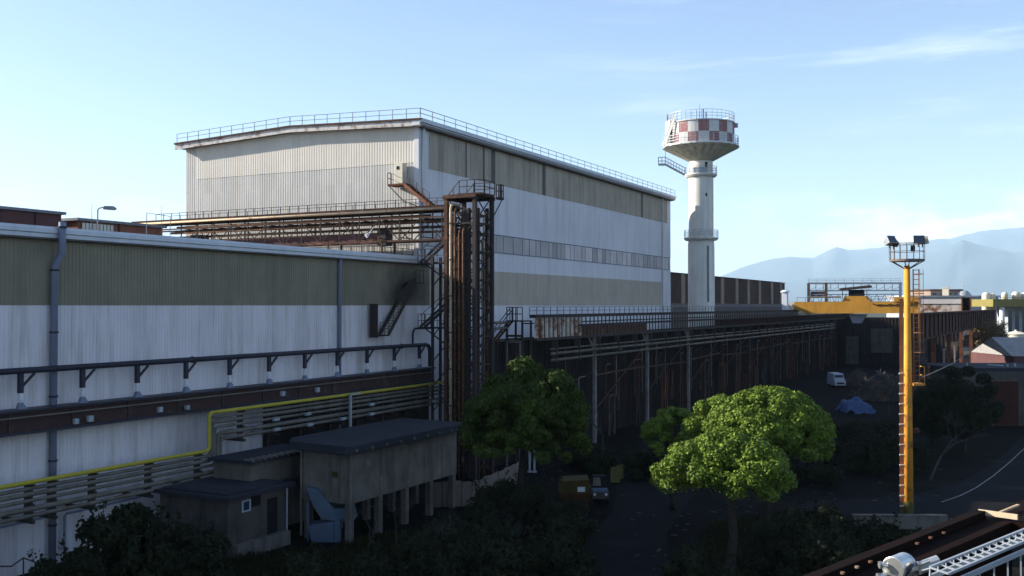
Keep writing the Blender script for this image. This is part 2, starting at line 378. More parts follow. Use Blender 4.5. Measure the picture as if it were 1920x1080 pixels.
# mountains: two ridges as real relief, 3.3 and 4.4 km away
def ridge(pts, D, depth, seed, mb):
    rng = np.random.default_rng(seed); xs = np.linspace(1230, 2300, 215)
    top = np.interp(xs, [p[0] for p in pts], [p[1] for p in pts])
    k = np.cumsum(rng.normal(0, 1, len(xs))); k = k - np.convolve(k, np.ones(13)/13, 'same'); top = top + np.convolve(k, [.25, .5, .25], 'same')*.5
    rows = 14; b = len(mb.v); spur = np.convolve(np.cumsum(rng.normal(0, .6, len(xs)+40)), np.ones(11)/11, 'same')[20:-20]
    for j in range(rows):
        t = j/(rows-1)
        for i, px in enumerate(xs):
            h = max(4, (573 - top[i])*D/F)
            d = ray(px, 573); d = Vector((d.x, d.y, 0)).normalized(); sc = D/math.cos(math.atan((px-960)/F))
            base = sc - depth*(1-t)
            wob = 1 + .07*math.sin(spur[i]*1.1 + t*5)*t*(1-t)*4
            mb.v.append((d.x*base, d.y*base, max(-12, (h+EYE)*(t**1.15)*wob - 8)))
    n = len(xs)
    for i, px in enumerate(xs):     # back slope
        d = ray(px, 573); d = Vector((d.x, d.y, 0)).normalized(); sc = D/math.cos(math.atan((px-960)/F)) + depth*.12
        mb.v.append((d.x*sc, d.y*sc, -12))
    for j in range(rows):
        for i in range(n-1): mb.f.append((b+j*n+i, b+j*n+i+1, b+(j+1)*n+i+1, b+(j+1)*n+i))
mb = MB()
ridge([(1230, 560), (1340, 522), (1400, 497), (1440, 487), (1480, 480), (1525, 483), (1568, 462), (1592, 468), (1620, 467), (1650, 463), (1700, 456), (1740, 450), (1780, 446), (1820, 437), (1860, 430), (1920, 425), (2000, 420), (2300, 450)], 21500, 4200, 3, mb)
ridge([(1230, 572), (1380, 545), (1450, 530), (1560, 517), (1650, 500), (1700, 486), (1750, 472), (1805, 449), (1850, 461), (1900, 472), (1960, 470), (2100, 490), (2300, 520)], 17000, 3400, 5, mb)
struct(mb.build('mountains', m_mount, smooth=True))
hz = MB(); hz.box(-25000, 25000, -25000, 25000, -16, 1880); ho = hz.build('haze', m_dark); struct(ho, 'stuff')
hm = bpy.data.materials.new('haze_air'); hm.use_nodes = True; hn = hm.node_tree.nodes; hl = hm.node_tree.links
for n in list(hn): hn.remove(n)
oo = hn.new('ShaderNodeOutputMaterial'); pv = hn.new('ShaderNodeVolumePrincipled'); pv.inputs['Color'].default_value = (.60, .82, 1, 1)
pv.inputs['Density'].default_value = HAZE; pv.inputs['Anisotropy'].default_value = 0.0; hl.new(pv.outputs[0], oo.inputs['Volume'])
ho.data.materials.clear(); ho.data.materials.append(hm)
# ------------------------------------------------------------------ front shed
WX = -49.0; Y0, Y1 = 2.0, 78.0
sh = thing('industrial_shed', 'long low shed with white ribbed wall and olive band under a pale gutter edge', 'shed', (WX, Y0, 0))
mb = MB(); mb.corr((WX, Y0), (WX, Y1), 0, 14.72, (1, 0), .25, .022); mb.build('wall', m_white, sh)
mb = MB(); mb.corr((WX+.02, Y0), (WX+.02, Y1), 14.72, 18.6, (1, 0), .25, .024); mb.build('olive_band', m_green, sh)
mb = MB(); mb.box(-110, WX-.05, Y0, Y0+.2, 0, 18.5); mb.box(-110, WX-.05, Y1-.25, Y1-.05, 0, 18.5); mb.each('end_wall', m_white, sh)
mb = MB(); mb.prism([(WX-.1, Y0, 18.6), (WX-.1, Y0, 18.9), (-110, Y0, 20.0), (-110, Y0, 19.7)], (0, Y1-Y0, 0)); mb.build('roof', m_roof, sh)
fa = MB()
fa.prism([(WX-.3, Y0, 18.50), (WX+.50, Y0, 18.50), (WX+.50, Y0, 18.72), (WX+.60, Y0, 18.76), (WX+.60, Y0, 18.98), (WX+.52, Y0, 19.02), (WX+.52, Y0, 19.12), (WX-.3, Y0, 19.16)], (0, Y1-Y0+.1, 0))
fa.build('gutter_edge', m_fascia, sh)
mb = MB(); mb.box(WX-.1, WX+.46, Y0, Y1, 18.40, 18.49); mb.build('soffit', m_soffit, sh)
yA = on_x(100, 700, WX+.25).y; yB = on_x(637, 560, WX+.2).y
mb = MB(); mb.tube([(WX+.78, yA+.1, 19.4), (WX+.78, yA+.1, 17.75), (WX+.28, yA, 16.9), (WX+.28, yA, 0)], .20, 10)
dp = mb.build('downpipe', m_pipe_blue, sh, smooth=True)
mb = MB()
for z in (19.1, 16.7, 13.2, 9.6, 6, 2.4):
    xx = WX+.78 if z > 18 else WX+.28
    mb.lathe(xx, yA+(.1 if z > 18 else 0), [(.23, z-.05), (.25, z-.05), (.25, z+.05), (.23, z+.05)], 12)
mb.each('pipe_clamp', m_pipe_dark, dp)
mb = MB(); mb.tube([(WX+.34, yB, 18.6), (WX+.2, yB, 18.0), (WX+.2, yB, 0)], .15, 10); mb.build('downpipe', m_pipe_blue, sh, smooth=True)
mb = MB(); mb.rails([(WX-1.6, on_x(690, 470, WX-1.6).y, 18.9), (WX-1.6, Y1-.3, 18.9)], 1.0, 1.7, .035); mb.build('roof_railing', m_darkrail, sh)
# lantern (monitor) roofs standing on the shed
def lantern(y0, y1, z1, m, label, x=-70.):
    t = thing('roof_lantern', label, 'roof lantern', (x, y0, 18.9), 'raised lanterns along the shed roof')
    mb = MB(); mb.box(x-6, x, y0, y1, 18.9, z1); mb.build('wall', m, t)
    mb = MB(); mb.box(x-6.3, x+.35, y0-.3, y1+.2, z1+.003, z1+.22); mb.build('roof_edge', m_rail, t)
    mb = MB()
    for k in range(int((y1-y0)/3.1)):
        mb.box(x+.003, x+.1, y0+1+k*3.1, y0+1.12+k*3.1, 19, z1)
    mb.each('seam_post', m_steel, t); return t
yl = on_x(115, 400, -70).y
lantern(30, yl, 22.1, m_brickdk, 'dark maroon roof lantern at the left edge behind the gutter')
t2 = lantern(yl+1.6, on_x(305, 420, -70).y, 21.75, m_brick, 'red brown roof lantern beside the roof lamp, next to pipe bridge')
mb = MB()
for k in range(9): mb.box(-69.9, -69.8, yl+1.9+k*.36, yl+2.16+k*.36, 20.2, 21.6)
mb.each('translucent_panel', m_fibre, t2)
# roof lamp
p = on_x(183, 430, -62.); t = thing('roof_lamp', 'curved arm lamp standing on the shed roof against the sky', 'lamp', (p.x, p.y, 19.1))
top = on_x(183, 391, -62.).z
mb = MB(); mb.tube([(p.x, p.y, 19.1), (p.x, p.y, top-.1), (p.x+.06, p.y+.05, top+.02), (p.x+.5, p.y+.25, top+.12)], .05, 6); mb.build('pole', m_rail, t)
mb = MB(); mb.prism([(p.x+.4, p.y+.1, top-.06), (p.x+1.25, p.y+.35, top-.14), (p.x+1.4, p.y+.4, top), (p.x+1.1, p.y+.35, top+.18), (p.x+.45, p.y+.15, top+.2)], (-.12, .3, 0)); mb.build('lamp_head', m_rail, t, bevel=.03)
for px, y, lab in ((172, 381, 'thin upright antenna rod beside the roof lamp'), (303, 384, 'thin antenna rod beside the hoop rail on the roof')):
    p = on_x(px, 430, -63.); mb = MB(); mb.tube([(p.x, p.y, 19.1), (p.x, p.y, 21), (p.x, p.y, on_x(px, y, -63.).z)], [.03, .022, .015], 5)
    tag(mb.build('antenna_rod', m_rail), lab, 'antenna')
p = on_x(275, 430, -64.); q = on_x(319, 430, -64.); z = on_x(275, 399, -64.).z
mb = MB(); mb.tube([(p.x, p.y, 19.1), (p.x, p.y, z), (q.x, q.y, z-.1), (q.x, q.y, 19.1)], .035, 6)
tag(mb.build('hoop_rail', m_rail), 'pale tubular hoop rail standing on the roof near the bridge end', 'guard rail')
# exterior stair on the shed wall
st = thing('wall_stair', 'dark steel stair slanting down the dark patched shed wall', 'stair', (WX+.9, 72, 12))
ya, za = on_x(780, 530, WX+.9).y, on_x(780, 530, WX+.9).z
yb, zb = on_x(714, 628, WX+.9).y, on_x(714, 628, WX+.9).z
mb = MB()
for xx in (WX+.35, WX+1.25): mb.beam((xx, ya-.6, za), (xx, yb+.6, zb), .08, .32)
mb.build('stringer', m_steel, st)
mb = MB()
for i in range(20):
    t_ = i/19; mb.box(WX+.39, WX+1.21, ya-.6+(yb-ya+1.2)*t_-.14, ya-.6+(yb-ya+1.2)*t_+.14, za+(zb-za)*t_-.02, za+(zb-za)*t_+.02)
mb.each('tread', m_steel, st)
mb = MB(); mb.box(WX+.3, WX+1.3, ya-.6, ya+.7, za-.08, za); mb.box(WX+.3, WX+1.3, yb-.7, yb+.6, zb-.1, zb); mb.build('landing', m_steel, st)
mb = MB(); mb.rails([(WX+1.27, ya+.65, za), (WX+1.27, ya-.55, za)], 1.1, .6, .03); 
mb.rails([(WX+1.27, ya-.6, za), (WX+1.27, yb+.6, zb)], 1.05, 1.1, .03); mb.rails([(WX+1.27, yb+.6, zb), (WX+1.27, yb-.65, zb)], 1.05, .6, .03); mb.build('railing', m_darkrail, st)
mb = MB(); mb.box(WX+.3, WX+1.1, yb-.75, yb-.68, zb-.2, zb+2.6); mb.box(WX+.3, WX+.36, yb-.68, yb-.2, zb-.2, zb+2.6); mb.build('side_panel', m_steel, st)
mb = MB(); mb.poly([(WX+1.3, ya-.6, za-.2), (WX+1.3, ya-.6, za+.6), (WX+1.3, ya-3.4, za-1.05), (WX+1.3, ya-3.4, za-1.9)]); mb.build('sheet_guard', m_steel, st)
yq0, yq1 = on_x(492, 760, WX).y, Y1-.1
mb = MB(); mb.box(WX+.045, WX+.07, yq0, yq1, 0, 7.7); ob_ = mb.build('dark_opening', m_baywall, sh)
mb = MB()
for k in range(7): y = yq0+.4+k*(yq1-yq0-.8)/6; mb.box(WX+.073, WX+.22, y-.12, y+.12, 0, 7.7)
mb.each('opening_post', m_rack, ob_)
# ------------------------------------------------------------------ header pipe on stands, girder duct
GX = WX+1.2
gd = thing('pipe_gallery', 'dark brown gallery girder running along the white shed wall', 'gallery', (GX, Y0, 7.9))
mb = MB(); mb.box(GX-.9, GX-.1, Y0, 77, 7.95, 9.0); mb.build('duct', m_girder, gd)
mb = MB(); mb.box(GX-1.0, GX+.12, Y0, 77, 9.003, 9.13); mb.box(GX-1.0, GX+.04, Y0, 77, 7.80, 7.947); mb.build('flange', m_pipe_dark, gd)
mb = MB(); yy = Y0+1.2
while yy < 77: mb.box(GX-.097, GX+.0, yy-.05, yy+.05, 7.95, 9.0); yy += 3.93
mb.each('stiffener', m_rack, gd)
mb = MB(); mb.tube([(GX+.02, Y0, 8.72), (GX+.02, 76.5, 8.72)], .05, 6); mb.build('cable_conduit', m_greypipe, gd)
mb = MB(); rr = random.Random(3)
for px, py in ((143, 790), (170, 785), (301, 768), (531, 738), (596, 731), (352, 764)):
    q = on_x(px, py, GX+.1); s_ = rr.uniform(.13, .2); mb.box(GX-.06, GX+.16, q.y-s_, q.y+s_, q.z-s_, q.z+s_)
mb.each('junction_box', m_greywall, gd)
hp = thing('header_pipe', 'dark blue black pipe carried on stands above the brown gallery', 'pipe', (GX-.35, Y0, 11))
hx = GX-.35; hy = on_x(806, 645, hx).y; hzz = 11.2
mb = MB(); mb.tube([(hx, Y0, hzz), (hx, hy-.7, hzz), (hx, hy-.25, hzz-.1), (hx, hy-.05, hzz-.4), (hx, hy, hzz-.8), (hx, hy, 9.2)], .17, 12); mb.build('pipe', m_pipe_dark, hp, smooth=True)
mb = MB()
for yy in (20, 31, 47.9, 63.3, 72.2): mb.lathe(hx, yy, [(0.001, 0)], 3) if 0 else mb.tube([(hx, yy-.06, hzz), (hx, yy+.06, hzz)], .22, 12)
mb.each('pipe_flange', m_pipe_dark, hp)
y_st = [35.5 + 3.95*k for k in range(-4, 11)]
for yy in y_st:
    mb = MB(); mb.box(hx-.1, hx+.1, yy-.13, yy+.13, 10.0, 11.05); mb.beam((hx, yy+.1, 10.35), (hx, yy+.85, 11.02), .1, .12)
    s1 = mb.build('stand', m_pipe_dark, hp)
    mb = MB(); mb.tube([(hx, yy, 9.45), (hx, yy, 10.0)], .10, 8); mb.tube([(hx, yy, 9.62), (hx, yy, 9.7)], .15, 8); mb.build('insulator', m_sign, s1)
    mb = MB(); mb.prism([(hx-.12, yy-.22, 9.13), (hx-.12, yy+.36, 9.13), (hx-.12, yy+.08, 9.5), (hx-.12, yy-.08, 9.5)], (.24, 0, 0)); mb.build('foot', m_pipe_blue, s1)
# small bent pipe beside the tower
p = on_x(774, 642, WX+.5); q = on_x(774, 616, WX+.5)
mb = MB(); mb.tube([(p.x, p.y, p.z-.3), (p.x, p.y, q.z-.5), (p.x, p.y+.1, q.z-.2), (p.x, p.y+.4, q.z), (p.x+.6, p.y+2.2, q.z)], .09, 8)
tag(mb.build('bent_pipe', m_pipe_dark, smooth=True), 'small dark pipe elbow rising beside the rusty pipe tower', 'pipe')
# ------------------------------------------------------------------ yellow gas pipe and grey bundle
BX = -46.6; yk = on_x(390, 800, BX).y
def zpath(i, dz, x, r_el=.25, yend=79):
    lo_, hi_ = 5.45-dz, 7.85-dz; y_ = yk + dz*.62
    return [(x, Y0, lo_), (x, y_-r_el, lo_), (x, y_-r_el*.3, lo_+r_el*.3), (x, y_, lo_+r_el), (x, y_, hi_-r_el), (x, y_+r_el*.3, hi_-r_el*.3), (x, y_+r_el, hi_), (x, yend, hi_)]
mb = MB(); mb.tube(zpath(0, 0, BX+.1), .125, 10)
tag(mb.build('gas_pipe', m_yellow, smooth=True), 'bright yellow pipe with an upward kink along the shed wall', 'pipe')
rk = thing('pipe_rack', 'bundle of grey pipes bracketed under the yellow pipe on the shed wall', 'pipe rack', (BX, Y0, 3.5))
for i, (dz, r) in enumerate(((.34, .11), (.64, .13), (.98, .10), (1.42, .15), (1.78, .12))):
    mb = MB(); mb.tube(zpath(i, dz, BX), r, 8); mb.build('pipe', m_greypipe, rk, smooth=True)
for px in (-40, 60, 103, 178, 283, 375, 455, 520, 585, 640, 695, 740, 785):
    yy = on_x(px, 850, BX).y; hi = yy > yk; zt = 7.85 if hi else 5.45
    mb = MB(); mb.box(BX-.32, BX-.18, yy-.22, yy+.22, zt-2.1, zt-.12)
    mb.box(BX-2.3, BX+.2, yy-.07, yy+.07, zt-2.2, zt-2.03)
    mb.box(BX-.18, BX+.22, yy-.06, yy+.06, zt-.2, zt-.13); mb.box(BX-.18, BX+.18, yy-.06, yy+.06, zt-1.24, zt-1.16)
    mb.build('bracket', m_rack, rk)
mb = MB()
for px, py in ((519, 805), (581, 796), (643, 785), (697, 776), (518, 786), (577, 776), (697, 758), (815, 752)):
    q = on_x(px, py, BX+.25); mb.box(q.x-.1, q.x+.1, q.y-.28, q.y+.28, q.z-.1, q.z+.1)
mb.each('clamp_plate', m_greywall, rk)
q = on_x(657, 740, BX+.4); b_ = on_x(657, 800, BX+.4)
mb = MB(); mb.box(q.x-.08, q.x+.08, q.y-.08, q.y+.08, 3.9, q.z); mb.beam((q.x, q.y, q.z), (q.x, q.y+1.3, q.z+.02), .12, .12)
tag(mb.build('grey_post', m_galv), 'pale grey bracket post in front of the pipe bundle', 'post')
def conduit(pts, lab):
    mb = MB(); mb.tube([on_x(x, y, WX+.25) for x, y in pts], .075, 6); tag(mb.build('wall_conduit', m_pipe_blue), lab, 'conduit', 'conduits low on the shed wall')
conduit([(-40, 997), (0, 989), (92, 968)], 'blue grey conduit low on the wall at the left edge, meeting the downpipe')
conduit([(121, 1040), (121, 968), (125, 963), (200, 946), (262, 931), (267, 928), (267, 912)], 'blue grey conduit stepping along the low wall behind the leafy bush')
mb = MB()
for a, b in (((22, 1062), (44, 1046)), ((44, 1046), (66, 1054)), ((44, 1046), (44, 1085)), ((66, 1054), (66, 1080)), ((22, 1062), (0, 1062))):
    mb.tube([on_x(*a, WX+1.6), on_x(*b, WX+1.6)], .04, 5)
tag(mb.build('handrail', m_darkrail), 'small dark handrail at the foot of the white wall', 'handrail')
# ------------------------------------------------------------------ big mill hall
HX, HY0, HY1, HW = -50.3, 78.2, 151.5, 29.4
HE = 31.38                                   # eaves underside
HL = HX-HW; XM = HX-HW*.5
hall = thing('mill_hall', 'tall white corrugated mill hall with cream gable and grey bands', 'hall', (HX, HY0, 0))
def rz(x):                                   # roof underside
    return HE + (1-abs(x-XM)/(HW/2))*.60
ft = lambda xa, xb: (lambda t: rz(xa+(xb-xa)*t)-.02)
zb_l = on_y(345, 338, HY0).z; zb_r = on_y(740, 308, HY0).z; zmid = (zb_l+zb_r)/2
xs = HL+1.55; xe = HX-.45
mb = MB(); mb.corr((xs, HY0), (xe, HY0), 0, zmid, (0, -1), .30, .013); mb.build('grey_gable_cladding', m_greyclad, hall)
mb = MB(); mb.corr((xs, HY0-.02), (xe, HY0-.02), zmid, ft(xs, xe), (0, -1), .30, .013); mb.build('cream_gable_cladding', m_cream, hall)
mb = MB(); mb.corr((HL, HY0+.03), (xs, HY0+.03), 0, ft(HL, xs), (0, -1), .30, .013); mb.build('gable_edge_cladding', m_greyclad, hall)
mb = MB(); mb.box(xe, HX+.06, HY0-.12, HY0+.75, 0, HE-.03); mb.build('corner_post', m_trim, hall)
zs = lambda px, py: on_x(px, py, HX).z
z1 = zs(790, 308); z2 = on_x(1100, 389, HX).z; zb1 = (z1+z2)/2       # underside of upper band
zt_ = HE
zw1, zw0 = on_x(928, 440, HX).z, on_x(928, 474, HX).z
zc1, zc0 = on_x(928, 509, HX).z, 14.72
ys0 = HY0+.75
def side(z0, z1, m, nm, o=0., ya=ys0, yb_=HY1-.05):
    mb = MB(); mb.corr((HX+o, ya), (HX+o, yb_), z0, z1, (1, 0), .30, .04); return mb.build(nm, m, hall)
side(0, zc0, m_whiteh, 'lower_side_cladding')
side(zc0, zc1, m_beige, 'beige_band', .015, ys0, HY1-4.6); 
mb = MB(); mb.corr((HX+.015, HY1-4.6), (HX+.015, HY1-.05), zc0, zc1, (1, 0), .3, .04); mb.build('white_end_cladding', m_whiteh, hall)
side(zc1, zw0, m_whiteh, 'middle_side_cladding')
side(zw1, zb1, m_whiteh, 'main_side_cladding')
side(zb1, HE, m_beige_up, 'upper_beige_band', .015, ys0+.9, HY1-1.6)
mb = MB(); mb.corr((HX+.01, ys0), (HX+.01, ys0+.9), zb1, HE, (1, 0), .3, .04); mb.corr((HX+.01, HY1-1.6), (HX+.01, HY1-.05), zb1, HE, (1, 0), .3, .04); mb.each('white_edge_cladding', m_whiteh, hall)
# translucent strip of separate panels
mb = MB(); fr = MB(); yy = ys0; rr = random.Random(5)
while yy < HY1-.3:
    w_ = rr.choice((1.15, 1.7, 2.3)); e = min(yy+w_, HY1-.3)
    mb.box(HX-.1, HX+.03+rr.uniform(0, .02), yy+.05, e-.05, zw0+.04, zw1-.04); fr.box(HX-.1, HX+.06, e-.03, e+.03, zw0+.12, zw1-.12); yy = e
mb.build('translucent_strip', m_patch, hall)
fr.box(HX-.1, HX+.065, ys0, HY1-.2, zw0-.02, zw0+.07); fr.box(HX-.1, HX+.065, ys0, HY1-.2, zw1-.08, zw1+.02); fr.build('strip_frame', m_bluesteel, hall)
mb = MB(); mb.box(HL+.1, HX-.1, HY1-.1, HY1+.1, 0, HE); mb.box(HL-.06, HL+.06, HY0+.1, HY1, 0, HE); mb.build('rear_wall', m_whiteh, hall)
mb = MB(); mb.prism([(HL-.75, HY0-.7, HE+.03), (XM, HY0-.7, HE+.64), (HX+.72, HY0-.7, HE+.03), (HX+.72, HY0-.7, HE+.10), (XM, HY0-.7, HE+.84), (HL-.75, HY0-.7, HE+.10)], (0, HY1-HY0+1.2, 0)); mb.build('roof', m_roof, hall)
mb = MB()
for xa, xb in ((HL-.75, XM), (XM, HX+.75)):
    za_, zb_ = (HE-.12 if xa < XM else HE+.50), (HE+.50 if xb <= XM+.01 else HE-.12)
    mb.prism([(xa, HY0-.82, za_), (xb, HY0-.82, zb_), (xb, HY0-.82, zb_+.55), (xa, HY0-.82, za_+.55)], (0, .1, 0))
mb.build('gable_fascia', m_rooftrim, hall)
mb = MB()
for xa, za_, xb, zb_ in ((HL-.8, HE+.5, XM, HE+1.08), (XM, HE+1.08, HX+.8, HE+.5)): mb.beam((xa, HY0-.80, za_), (xb, HY0-.80, zb_), .3, .16)
mb.build('gable_coping', m_rust, hall)
mb = MB(); mb.prism([(HX-.2, HY0-.85, HE-.02), (HX+.62, HY0-.85, HE-.02), (HX+.62, HY0-.85, HE+.22), (HX+.80, HY0-.85, HE+.26), (HX+.80, HY0-.85, HE+.62), (HX+.66, HY0-.85, HE+.66), (HX-.2, HY0-.85, HE+.66)], (0, HY1-HY0+1.5, 0)); mb.build('eaves_gutter', m_fascia, hall)
mb = MB(); mb.box(HX+.05, HX+.58, HY0, HY1, HE-.16, HE-.023); mb.build('soffit', m_soffit, hall)
mb = MB(); zr = HE+.62
n = 20
mb.rails([(HX+.6, HY0-.7, zr), (HX+.6, HY1+.5, zr)], 0.92, 2.1, .035)
mb.rails([(HX+.6, HY0-.7, zr), (XM, HY0-.7, HE+1.16)], 0.92, 1.55, .035); mb.rails([(XM, HY0-.7, HE+1.16), (HL-.6, HY0-.7, zr)], 0.92, 1.55, .035)
mb.build('roof_railing', m_rail, hall)
for yy, r in ((HY0+.45, .12), (HY1-4.4, .10)):
    mb = MB(); mb.tube([(HX+.3, yy, HE), (HX+.22, yy, HE-.6), (HX+.22, yy, 0)], r, 8); mb.build('downpipe', m_trim, hall, smooth=True)
stn = MB()
for px, wd in ((906, .22), (924, .42), (1019, .42), (1203, .35), (873, .15)):
    q = on_x(px, 320, HX); stn.box(HX+.058, HX+.062, q.y-wd, q.y+wd, zb1+.02, HE-.2)
stn.each('drip_strip', m_soffit, hall)
# booth, platform and stair on the gable
bs = thing('gable_stair', 'rusty stair and landing climbing the gable corner to a small cream door booth', 'stair', (-51, HY0, 24))
bx0, bx1 = on_y(742, 320, HY0-.7).x, on_y(757, 320, HY0-.7).x; pz = on_y(750, 346, HY0-.7).z; pt = on_y(750, 306, HY0-.7).z
mb = MB(); mb.box(bx0, bx1, HY0-.9, HY0-.15, pz, pt); bo = mb.build('door_booth', m_ivory, bs, bevel=.02)
mb = MB(); mb.box(bx0+.24, bx0+.5, HY0-.93, HY0-.905, pt-.6, pt-.3); mb.build('porthole', m_dark, bo)
px0, px1 = on_y(732, 345, HY0-1).x, bx1+.5
mb = MB(); mb.box(px0, px1, HY0-1.5, HY0-.12, pz-.18, pz); mb.build('platform', m_rustred, bs)
mb = MB(); mb.rails([(px0, HY0-.2, pz), (px0, HY0-1.45, pz), (bx0-.05, HY0-1.45, pz)], 1.05, .8, .03)
mb.beam((px0+.1, HY0-1.4, pz-.15), (px0+.9, HY0-.15, pz-1.5), .07); mb.beam((px0+.9, HY0-.2, pz-1.5), (px1+.6, HY0-.2, pz-2.0), .07)
e = Vector((-47.6, 76.2, 23.75)); s0 = Vector((px1, HY0-1.0, pz))
mb.rails([s0+Vector((0, -.45, 0)), e+Vector((0, -.45, 0))], 1.0, 1.0, .03); mb.build('railing', m_darkrail, bs)
mb = MB()
for o in (-.45, .45): mb.beam(s0+Vector((0, o, -.1)), e+Vector((0, o, -.1)), .07, .3)
for i in range(12): c = s0.lerp(e, i/11); mb.box(c.x-.13, c.x+.13, c.y-.41, c.y+.41, c.z-.05, c.z-.01)
mb.build('flight', m_rustred, bs)
# ------------------------------------------------------------------ pipe bridge and pipe tower
TX0, TX1, TY0, TY1 = -44.45, -41.65, 73.5, 76.5
br = thing('pipe_bridge', 'rusty lattice pipe bridge crossing over the shed roof in front of the gable', 'pipe bridge', (-60, 75, 19))
BXL = -83.; BXR = TX0-.15; zd = 23.45; zl = 20.45
mb = MB()
for yy in (74.0, 76.0):
    mb.beam((BXL, yy, zd-.25), (BXR, yy, zd-.25), .14, .42); mb.beam((BXL+6, yy, zl), (BXR, yy, zl), .12, .16); mb.beam((BXL, yy, zd-1.0), (BXR, yy, zd-1.0), .1, .14)
mb.build('chord', m_rust, br)
mb = MB(); mb.box(BXL, BXR, 73.9, 76.1, zd-.04, zd); mb.build('deck', m_rust, br)
mb = MB(); k = 0; x = BXL+7
while x < BXR-.5:
    for yy in (74.0, 76.0):
        mb.beam((x, yy, zl), (x, yy, zd-.45), .09)
        a, b = ((x, zl), (min(x+2.2, BXR), zd-1.0)) if k % 2 == 0 else ((x, zd-1.0), (min(x+2.2, BXR), zl))
        mb.beam((a[0], yy, a[1]), (b[0], yy, b[1]), .07)
    mb.beam((x, 74.0, zl+.3), (x, 76.0, zl+.3), .08); mb.beam((x, 74, zd-1.0), (x, 76, zd-1.0), .08); x += 2.2; k += 1
mb.build('web_member', m_steel, br)
mb = MB(); mb.rails([(BXL+3.5, 73.95, zd), (BXR, 73.95, zd)], .62, 1.1, .035, (1,)); mb.rails([(BXL+3.5, 76.05, zd), (BXR, 76.05, zd)], .62, 1.3, .03, (1,)); mb.build('railing', m_darkrail, br)
mb = MB(); mb.tube([(BXL, 73.78, zd-.32), (BXR, 73.78, zd-.32)], .10, 8); mb.build('pipe', m_creampipe, br, smooth=True)
mb = MB(); mb.tube([(BXL+6, 74.4, zd-.8), (BXR-2, 74.4, zd-.8)], .09, 8); mb.build('pipe', m_rustpipe, br, smooth=True)
for yy, zz, r, m in ((74.6, zd-1.35, .12, m_rustpipe), (75.1, zd-1.3, .14, m_rustpipe), (75.5, zd-1.75, .12, m_rust), (75.2, zd-2.2, .10, m_rustpipe)):
    mb = MB(); mb.tube([(BXL+5, yy, zz), (BXR+.2, yy, zz)], r, 8); mb.build('pipe', m, br, smooth=True)
mb = MB(); mb.box(-74, -52.5, 74.9, 75.7, zl-.1, zl+.75); mb.build('duct', m_brickdk, br)
mb = MB(); mb.box(-75.5, -74.02, 74.7, 75.8, zl-.3, zl+1.4); mb.box(-52.48, -51.6, 74.7, 75.8, zl-.3, zl+1.1); mb.build('duct_box', m_steel, br)
mb = MB()
for x in (-79, -70.5, -64.5, -57.5, -51.5):
    for yy in (74.0, 76.0): mb.beam((x, yy, 19.0), (x, yy, zl), .14)
mb.each('leg', m_rust, br)
q = on_y(590+100, 445, 73.5)
mb = MB(); mb.tube([(q.x, 73.6, q.z+.3), (q.x-.15, 73.4, q.z+.1)], [.12, .2], 8); mb.beam((q.x, 73.6, q.z+.3), (q.x+.3, 74, q.z+1), .05)
mb.build('lamp', m_sign, br)
tw = thing('pipe_tower', 'tall rusty lattice tower full of vertical pipes at the shed corner', 'pipe tower', ((TX0+TX1)/2, (TY0+TY1)/2, 0))
zt = 24.2; corners = [(TX0, TY0), (TX1, TY0), (TX1, TY1), (TX0, TY1)]
for cx, cy in corners:
    mb = MB(); mb.box(cx-.16, cx+.16, cy-.16, cy+.16, 0, zt); mb.build('leg', m_steel if cx > -43 else m_rust, tw)
mb = MB(); nz = 10; hz_ = zt/nz
for i in range(4):
    a, b = corners[i], corners[(i+1) % 4]
    for k in range(nz):
        z0, z1_ = k*hz_, (k+1)*hz_
        mb.beam((*a, z1_-.05), (*b, z1_-.05), .10, .16)
        if k < nz-1 or i % 2: 
            mb.beam((*a, z0), (*b, z1_), .075); mb.beam((*b, z0), (*a, z1_), .075)
mb.build('bracing', m_steel, tw)
xm = (TX0+TX1)/2; ym = (TY0+TY1)/2
mb = MB(); mb.box(xm+.25, xm+.7, TY0+.2, TY0+.6, 0, zt-1.2); mb.box(xm+.9, xm+1.12, TY1-.3, TY1, 0, zt-1); mb.each('inner_column', m_steel, tw)
for x, y, r, z1_, m in ((TX0+.5, TY0-.12, .12, 23.4, m_creampipe), (TX0+.9, TY0-.1, .09, 23.1, m_rustpipe), (TX0+1.35, TY0-.15, .09, 21.2, m_rustpipe),
                        (TX0+1.75, TY0-.15, .10, 21.3, m_rustpipe), (TX0+.3, TY0+.7, .12, 22.8, m_rustpipe), (TX0+.2, TY1-.7, .14, 22.5, m_rust), (xm+.1, TY0+.3, .1, 22.8, m_rustpipe), (TX1-.5, TY0+1.2, .13, 22.5, m_rustpipe), (TX1-.45, TY1-.6, .1, 22.8, m_creampipe)):
    mb = MB(); mb.tube([(x, y, 0), (x, y, z1_-.35), (x+.02, y+.08, z1_-.1), (x+.05, y+.35, z1_), (x+.05, y+1.2, z1_)], r, 8); mb.build('pipe', m, tw, smooth=True)
mb = MB(); mb.box(TX0+.16, TX0+1.35, TY0+.42, TY0+.5, 0, 20.6); mb.box(TX0+.02, TX0+.1, TY0+.5, TY1-.3, 8, 21.5); mb.build('backing_sheet', m_girdred, tw)
rr = random.Random(19)
